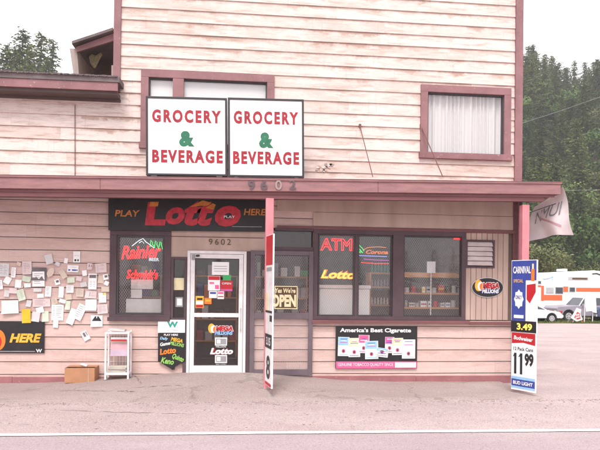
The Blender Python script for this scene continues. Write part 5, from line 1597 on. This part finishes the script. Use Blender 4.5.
mb = MB()
mb.box(xq(541), xq(543.8), yf - .012, yf - .001, z_(301), z_(286), 'rv_orange')
mb.box(xq(543.9), xq(562), yf - .012, yf - .001, z_(300.5), z_(295), 'rv_orange')
mb.box(xq(563), xq(568), yf - .012, yf - .001, z_(292), z_(286.5), 'rv_orange')
mb.box(xq(576), xq(600), yf - .012, yf - .001, z_(291.5), z_(287.5), 'rv_orange')
mb.box(xq(532), xq(540.8), yf - .010, yf - .001, z_(287.5), z_(285.5), 'rv_orange')
mb.build('orange_stripe', mh)
for (a, b, c, d) in ((546, 287.5, 553.5, 293.5), (555, 287, 563, 294), (569, 287, 575, 292), (537.5, 281, 541, 284.5)):
    mb = MB(); mb.box(xq(a), xq(c), yf - .03, yf - .0, z_(d), z_(b), 'rv_grey'); w_ = mb.build('window', mh, .02)
    mb = MB(); mb.box(xq(a) + .04, xq(c) - .04, yf - .034, yf - .031, z_(d) + .04, z_(b) - .04, 'car_glass' if a != 546 else 'rv_grey'); mb.build('pane', w_)
mb = MB(); mb.box(xq(567), xq(572), -.5, .5, z_(271), z_(268.5), 'rv_white'); mb.build('roof_air_conditioner', mh, .04)
mb = MB(); mb.box(xq(568), xq(588), yf - .02, yf - .001, z_(280), z_(277), 'rv_grey'); mb.box(xq(572), xq(587), yf - .026, yf - .021, z_(279.4), z_(277.6), 'ink_brown'); mb.build('side_lettering_panel', mh)
mb = MB(); pts = [P(x, y, Yr) - Vector(((xr0 + xr1) / 2, 0, zr)) for x, y in ((543, 279), (548, 278.5), (553, 276.5), (552, 279.5))]
mb.tube([Vector((p.x, yf - .01, p.z)) for p in pts], .035, 'ink_lightblue', 5); mb.build('blue_swoosh', mh)
mb = MB(); mb.tube([(xq(592), yf - .02, z_(273.5)), (xq(596), yf - .02, z_(273)), (xq(604), yf - .02, z_(275.5))], .05, 'dark_metal', 5); mb.build('awning_tube', mh)
for wx in (-hl_ + 1.6, hl_ - 2.4, hl_ - 3.3):
    for s in (-1, 1): wheel_parts(mh, wx, s * 1.05, .42, .26, s)
mb = MB(); mb.box(-hl_ + .3, hl_ - .3, -1.1, 1.1, .38, .56, 'rv_grey'); mb.build('chassis', mh)
# white tarp and A-frame sign in front of the pickup
Ya = YV - 3.9
ta, tb_, = P(585.5, 305, Ya), P(597, 305, Ya)
zg_ = gz(ta.x, Ya)
mb = MB(True); n = 16
for j in range(9):
    for i in range(n + 1):
        t = i / n; k = j / 8
        x = ta.x + (tb_.x - ta.x) * t * (1 - .22 * k * (1 if t > .5 else .2))
        zt3 = P(590, 295.5, Ya).z; zb3 = P(590, 311.5, Ya).z
        mb.v.append((x, Ya + .12 * math.sin(t * 8 + k * 2) - .2 * k, zt3 + (zb3 - zt3) * k + .05 * math.sin(t * 5)))
for j in range(8):
    for i in range(n):
        q0 = j * (n + 1) + i; mb.f.append((q0, q0 + 1, q0 + n + 2, q0 + n + 1)); mb.m.append(mb.mi('tarp_white'))
tr_ = empty('tarp_stand', ((ta.x + tb_.x) / 2, Ya, zg_), 'white tarp draped on a thin stand beside the dark blue vehicle', 'tarp')
mb.build('tarp', tr_)
for t in (0.04, .75):
    x = ta.x + (tb_.x - ta.x) * t; mb = MB(); mb.tube([(x, Ya + .1, P(590, 295.5, Ya).z), (x - .05, Ya + .1, zg_)], .03, 'white_metal'); mb.build('stand_leg', tr_)
Ya = YV - 4.6
ca = P(577.5, 317.5, Ya); zg_ = gz(ca.x, Ya)
af = empty('sandwich_board', (ca.x, Ya, zg_), 'red and white sandwich board sign standing on the grass verge', 'sign', None, (0, 0, 0), True)
def lean(pts, mat, nm, y0, thick=.03, par=af):
    mb = MB(); mb.prism(pts, y0, y0 + thick, mat); return fix_normals(mb.build(nm, par))
s_ = 1 / 14.0
pts = [(-6.5 * s_, 5 * s_), (-1 * s_, 14.5 * s_), (3.5 * s_, 13 * s_), (2.5 * s_, 9 * s_), (5 * s_, 3.5 * s_), (-1 * s_, 1.8 * s_)]
lean(pts, 'ink_white', 'panel', -.03)
pts2 = [(-3.6 * s_, 5.5 * s_), (-.6 * s_, 11 * s_), (2 * s_, 9.5 * s_), (2.8 * s_, 4.5 * s_), (-.5 * s_, 3.5 * s_)]
lean(pts2, 'ink_red', 'red_field', -.04, .009)
mb = MB(); mb.text('FOR', -.02, .58, .26, .12, -.045, 'ink_white', .04, 0, rad(18)); mb.text('SALE', -.02, .42, .30, .12, -.045, 'ink_white', .04, 0, rad(18)); mb.build('lettering', af)
for (x0, x1) in ((-.34, -.02), (.36, .0), (-.5, .05)):
    mb = MB(); mb.tube([(x0, .0 if x0 > -.4 else .4, 0), (x1, .05, 1.05)], .025, 'ink_orange' if x0 > 0 else 'old_board'); mb.build('leg', af)

# grass verge
mb = MB()
gx0_, gx1_ = vx(520, 30), vx(625, 30)
for i in range(9000):
    y = rnd.uniform(27.2, 33) if rnd.random() < .7 else rnd.uniform(27.0, 28.4)
    x = rnd.uniform(gx0_ - 3, gx1_ + 3)
    if y < 27.6 + .7 * mnoise.noise(Vector((x * .4, 0, 0))): continue
    h = rnd.uniform(.04, .16); z = gz(x, y); a = rnd.uniform(0, 3.14); w = .035
    dx_, dy_ = math.cos(a) * w, math.sin(a) * w
    mb.face([(x - dx_, y - dy_, z), (x + dx_, y + dy_, z), (x + rnd.uniform(-.05, .05), y + rnd.uniform(-.05, .05), z + h)], 'grass_blade')
struct('grass', mb, 'stuff')
mb = MB()
for i in range(60):
    a = gx0_ - 6 + i * .5; b_ = a + .5
    def e0(x): return 27.5 + .7 * mnoise.noise(Vector((x * .4, 0, 0)))
    def g3(x, y): return (x, y, gz(x, y) + .012)
    for k in range(6):
        ya0, ya1 = e0(a) + (36 - e0(a)) * k / 6, e0(a) + (36 - e0(a)) * (k + 1) / 6
        yb0, yb1 = e0(b_) + (36 - e0(b_)) * k / 6, e0(b_) + (36 - e0(b_)) * (k + 1) / 6
        mb.face([g3(a, ya0), g3(b_, yb0), g3(b_, yb1), g3(a, ya1)], 'verge_soil')
struct('verge', mb)

# =================================================================== trees
def conifer_meshes(seed, H, spread, dens=1.0):
    r = random.Random(seed)
    tr = MB(True)
    bend = r.uniform(-.25, .25)
    tr.tube([(bend * (t ** 2), 0, H * t) for t in (0, .25, .5, .75, 1.0)], H * .016 + .08, 'bark', 7, r2=.02)
    cr = MB()
    z = H * r.uniform(.10, .18)
    lobes = [r.uniform(.7, 1.25) for _ in range(9)]
    while z < H * .985:
        t = z / H
        rad_ = spread * 1.15 * (1 - t) ** .62 * r.uniform(.72, 1.15) + .28
        nb_ = max(5, int((6 + 4 * (1 - t)) * dens))
        a0 = r.uniform(0, 6.28)
        for k in range(nb_):
            a = a0 + 6.283 * k / nb_ + r.uniform(-.35, .35)
            L_ = rad_ * r.uniform(.55, 1.15) * lobes[int(a / 6.283 * 9) % 9]
            if r.random() < .12: continue
            dz = -L_ * r.uniform(.15, .45) * (1 - t * .8)
            if t > .9: dz = L_ * .3
            ca_, sa = math.cos(a), math.sin(a)
            if L_ > .7: tr.tube([(bend * t * t, 0, z), (ca_ * L_ * .8, sa * L_ * .8, z + dz * .8)], .035, 'bark', 3, r2=.01, cap=False)
            nseg = max(2, int(L_ / .30))
            for s in range(nseg):
                u = (s + .6) / nseg
                bx__, by_, bz_ = ca_ * L_ * u + bend * t * t, sa * L_ * u, z + dz * u
                for q_ in range(4):
                    sz = r.uniform(.26, .62) * (1.15 - .45 * u) * (.55 + .45 * (1 - t))
                    w = Vector((r.gauss(0, .5), r.gauss(0, .5), r.uniform(-.75, .1))).normalized() * sz
                    v2 = (Vector((ca_, sa, -.2)) + Vector((r.gauss(0, .5), r.gauss(0, .5), r.gauss(0, .3)))).normalized() * sz
                    c_ = Vector((bx__, by_, bz_)) + Vector((r.gauss(0, .10), r.gauss(0, .10), r.gauss(0, .07)))
                    cr.face([c_ - v2 * .5, c_ + w * .5, c_ + v2, c_ - w * .5], 'needle_dark')
        z += (.28 + .42 * (1 - t)) * r.uniform(.7, 1.2) * (H / 15)
    return tr.mesh('trunk'), cr.mesh('crown')
def broad_meshes(seed, H, spread, mat):
    r = random.Random(seed)
    tr = MB(True); cr = MB()
    tr.tube([(0, 0, 0), (.1, .05, H * .3), (.05, .1, H * .55)], .06 + H * .018, 'bark', 7, r2=.08)
    lobes = []
    for k in range(11):
        a = r.uniform(0, 6.28); rr = spread * r.uniform(.1, .75); zz = H * r.uniform(.35, .85)
        c_ = Vector((rr * math.cos(a), rr * math.sin(a), zz)); lobes.append((c_, spread * r.uniform(.28, .5)))
        tr.tube([(.08, .05, H * .35), c_ * .6 + Vector((0, 0, H * .2)), c_], .07, 'bark', 4, r2=.02, cap=False)
    lobes.append((Vector((0, 0, H * .86)), spread * .4))
    for c_, R_ in lobes:
        for _ in range(int(230)):
            d = Vector((r.gauss(0, 1), r.gauss(0, 1), r.gauss(0, .8))).normalized()
            p = c_ + d * R_ * r.uniform(.55, 1.12)
            if p.z < H * .12: continue
            sz = r.uniform(.10, .26) * (H / 9)
            u = Vector((r.gauss(0, 1), r.gauss(0, 1), r.gauss(0, .6))).normalized(); v2 = u.cross(d).normalized()
            cr.face([p - u * sz, p + v2 * sz * .7, p + u * sz, p - v2 * sz * .7], mat)
    return tr.mesh('trunk'), cr.mesh('crown')
con = [conifer_meshes(11, 17, 3.4), conifer_meshes(12, 19, 3.7, 1.1), conifer_meshes(13, 15, 3.6, .9), conifer_meshes(14, 18, 2.9)]
bro = [broad_meshes(21, 10, 4.0, 'leaf_green'), broad_meshes(22, 9, 4.2, 'leaf_olive'), broad_meshes(23, 11, 4.0, 'leaf_green')]
shr = [broad_meshes(31, 4.0, 2.6, 'leaf_olive'), broad_meshes(32, 4.4, 2.8, 'leaf_green')]
def tree(name, me, x, y, s, label, cat, group):
    r = empty(name, (x, y, gz(x, y) - .15), label, cat, group, (0, 0, rnd.uniform(0, 6.28)), True)
    r.scale = (s * rnd.uniform(.9, 1.1), s * rnd.uniform(.9, 1.1), s)
    for nm, m_ in (('trunk', me[0]), ('crown', me[1])):
        o = bpy.data.objects.new(nm, m_); COL.objects.link(o); o.parent = r
    return r
# right hill
nt_ = 0
yrow = 62.0
while yrow < 165:
    u0, u1 = .375, .665
    xx = (yrow + 10.2) * u0 + rnd.uniform(0, 3)
    while xx < (yrow + 10.2) * u1:
        y = yrow + rnd.uniform(-2.5, 2.5)
        up = (yrow - 60) / 100
        if rnd.random() < .62 - .5 * up:
            tree('broadleaf_tree', rnd.choice(bro), xx, y, rnd.uniform(.8, 1.15), 'rounded green broadleaf tree among the conifers on the right hillside', 'tree', 'broadleaf trees on the wooded hill')
        else:
            hs_ = rnd.uniform(.7, 1.15)
            tree('conifer_tree', rnd.choice(con), xx, y, hs_, 'dark green conifer in the dense wood on the right hillside', 'tree', 'conifers on the wooded hill')
        nt_ += 1
        xx += rnd.uniform(3.6, 5.6)
    yrow += rnd.uniform(6.0, 8.0)
yrow = 47.0
while yrow < 62:
    xx = (yrow + 10.2) * .39 + rnd.uniform(0, 2)
    while xx < (yrow + 10.2) * .655:
        k = rnd.random()
        if k < .75: tree('shrub', rnd.choice(shr), xx, yrow + rnd.uniform(-1.5, 1.5), rnd.uniform(.8, 1.4), 'olive green shrub at the foot of the right hillside', 'shrub', 'shrubs at the foot of the hill')
        else: tree('broadleaf_tree', bro[rnd.randrange(3)], xx, yrow + rnd.uniform(-1, 2), rnd.uniform(.5, .75), 'small light green broadleaf tree at the foot of the right hillside', 'tree', 'small broadleaf trees at the hill foot')
        xx += rnd.uniform(2.2, 3.4)
    yrow += 4.0
# left conifers: (px, top py, scale)
for (px, py, s, Yq, k) in ((23, 28, 1.0, 105, 1), (40, 31.5, .95, 108, 3), (52, 38, .85, 110, 3), (8, 42, .9, 100, 0), (-8, 36, 1.0, 104, 2), (15, 47, .8, 96, 0), (31, 44, .8, 98, 2), (-20, 40, 1, 110, 1), (46, 56, .7, 99, 3)):
    top = P(px, py, Yq); H = (17, 19, 15, 18)[k] * s
    x, y = top.x, Yq
    r = empty('conifer_tree', (x, y, top.z - H), None, 'tree', 'conifers beyond the low roof', (0, 0, rnd.uniform(0, 6)), True)
    g_z = gz(x, y)
    sc_ = (top.z - g_z) / (17, 19, 15, 18)[k]
    r.location.z = g_z - .1; r.scale = (s * 1.7, s * 1.7, sc_)
    r['label'] = {23: 'tallest dark conifer standing behind the low left roof', 40: 'slim conifer with open gaps right of the tallest one behind low roof', 52: 'rightmost thin conifer behind the low left roof'}.get(px, {8: 'short dark conifer near the left edge behind the low roof', -8: 'conifer cut by the left edge behind the low roof', 15: 'low dark conifer left of the tallest one behind the roof', 31: 'low dark conifer between the two tallest behind the roof', -20: 'conifer just beyond the left edge behind the low roof', 46: 'lowest dark conifer between the two right ones behind roof'}.get(px))
    for nm, m_ in (('trunk', con[k][0]), ('crown', con[k][1])):
        o = bpy.data.objects.new(nm, m_); COL.objects.link(o); o.parent = r

# the crest trees that make the skyline right of the building
for (px, py, Yq, k, lab) in ((522, 52, 140, 0, 'conifer on the crest half hidden by the right corner trim'), (528.5, 45.5, 142, 1, 'tallest crest conifer just right of the building corner'), (536, 50, 146, 2, 'crest conifer second right of the building corner'),
        (544, 57, 143, 0, 'shorter crest conifer left of the skyline dip'), (551, 55, 150, 2, 'bushy crest conifer above the start of the upper wire'), (559, 62, 144, 1, 'crest conifer at the middle of the right skyline'),
        (566, 66, 148, 0, 'low crest conifer just before the skyline dip'), (597, 58, 120, 2, 'near conifer rising at the right edge of the photo')):
    top = P(px, py, Yq); g_z = gz(top.x, Yq); Hk = (17, 19, 15, 18)[k]; sc_ = (top.z - g_z) / Hk
    r = empty('conifer_tree', (top.x, Yq, g_z - .1), lab, 'tree', 'conifers along the crest', (0, 0, rnd.uniform(0, 6)), True)
    r.scale = (1.25, 1.25, sc_)
    for nm, m_ in (('trunk', con[k][0]), ('crown', con[k][1])):
        o = bpy.data.objects.new(nm, m_); COL.objects.link(o); o.parent = r

# wood across the road, seen only mirrored in the shop glass
mb = MB(); r2_ = random.Random(5)
src = con[2][1]; vs0 = [v.co.copy() for v in src.vertices]; fs0 = [tuple(p.vertices) for p in src.polygons][::4]
for i in range(38):
    x = -75 + i * 4 + r2_.uniform(-1, 1); y = -78 + r2_.uniform(-5, 5); s = r2_.uniform(.28, .52)
    for f in fs0:
        n = len(mb.v); mb.v += [(x + vs0[k].x * s * 1.2, y + vs0[k].y * s, vs0[k].z * s) for k in f]; mb.f.append(tuple(range(n, n + len(f)))); mb.m.append(mb.mi('needle_dark'))
struct('distant_wood', mb, 'stuff')

# power lines
for i, (pts, lab) in enumerate(((((500, 131), (521, 123.5), (560, 111), (620, 90)), 'pale overhead wire crossing the hillside highest at the right edge'),
                 (((500, 94), (521, 88), (545, 72), (560, 58)), 'faint overhead wire slanting up in front of the treetops'),
                 (((545, 190), (565, 190.5), (590, 190), (625, 189)), 'nearly level thin wire beside the torn banner'))):
    Yp = (26, 30, 22)[i]
    mb = MB(); mb.tube([P(x, y, Yp + k * 1.5) for k, (x, y) in enumerate(pts)], (.010, .009, .008)[i], ('ink_grey', 'wire_black', 'ink_grey')[i], 5)
    tag(mb.build('power_line'), lab, 'wire', 'overhead wires at the right')
m = bpy.data.materials.new('haze_air'); m.use_nodes = True
nt = m.node_tree; nt.nodes.clear()
pv = nt.nodes.new('ShaderNodeVolumePrincipled')
pv.inputs['Color'].default_value = (0.93, 0.94, 0.97, 1)
pv.inputs['Density'].default_value = 0.0008
nt.links.new(pv.outputs[0], nt.nodes.new('ShaderNodeOutputMaterial').inputs['Volume'])
MATS['haze_air'] = m
mb = MB(); mb.box(-430, 430, -430, 430, -3, 95, 'haze_air'); struct('haze', mb, 'stuff')
for o in bpy.data.objects:
    for k in ('_local', '_l'):
        if k in o: del o[k]
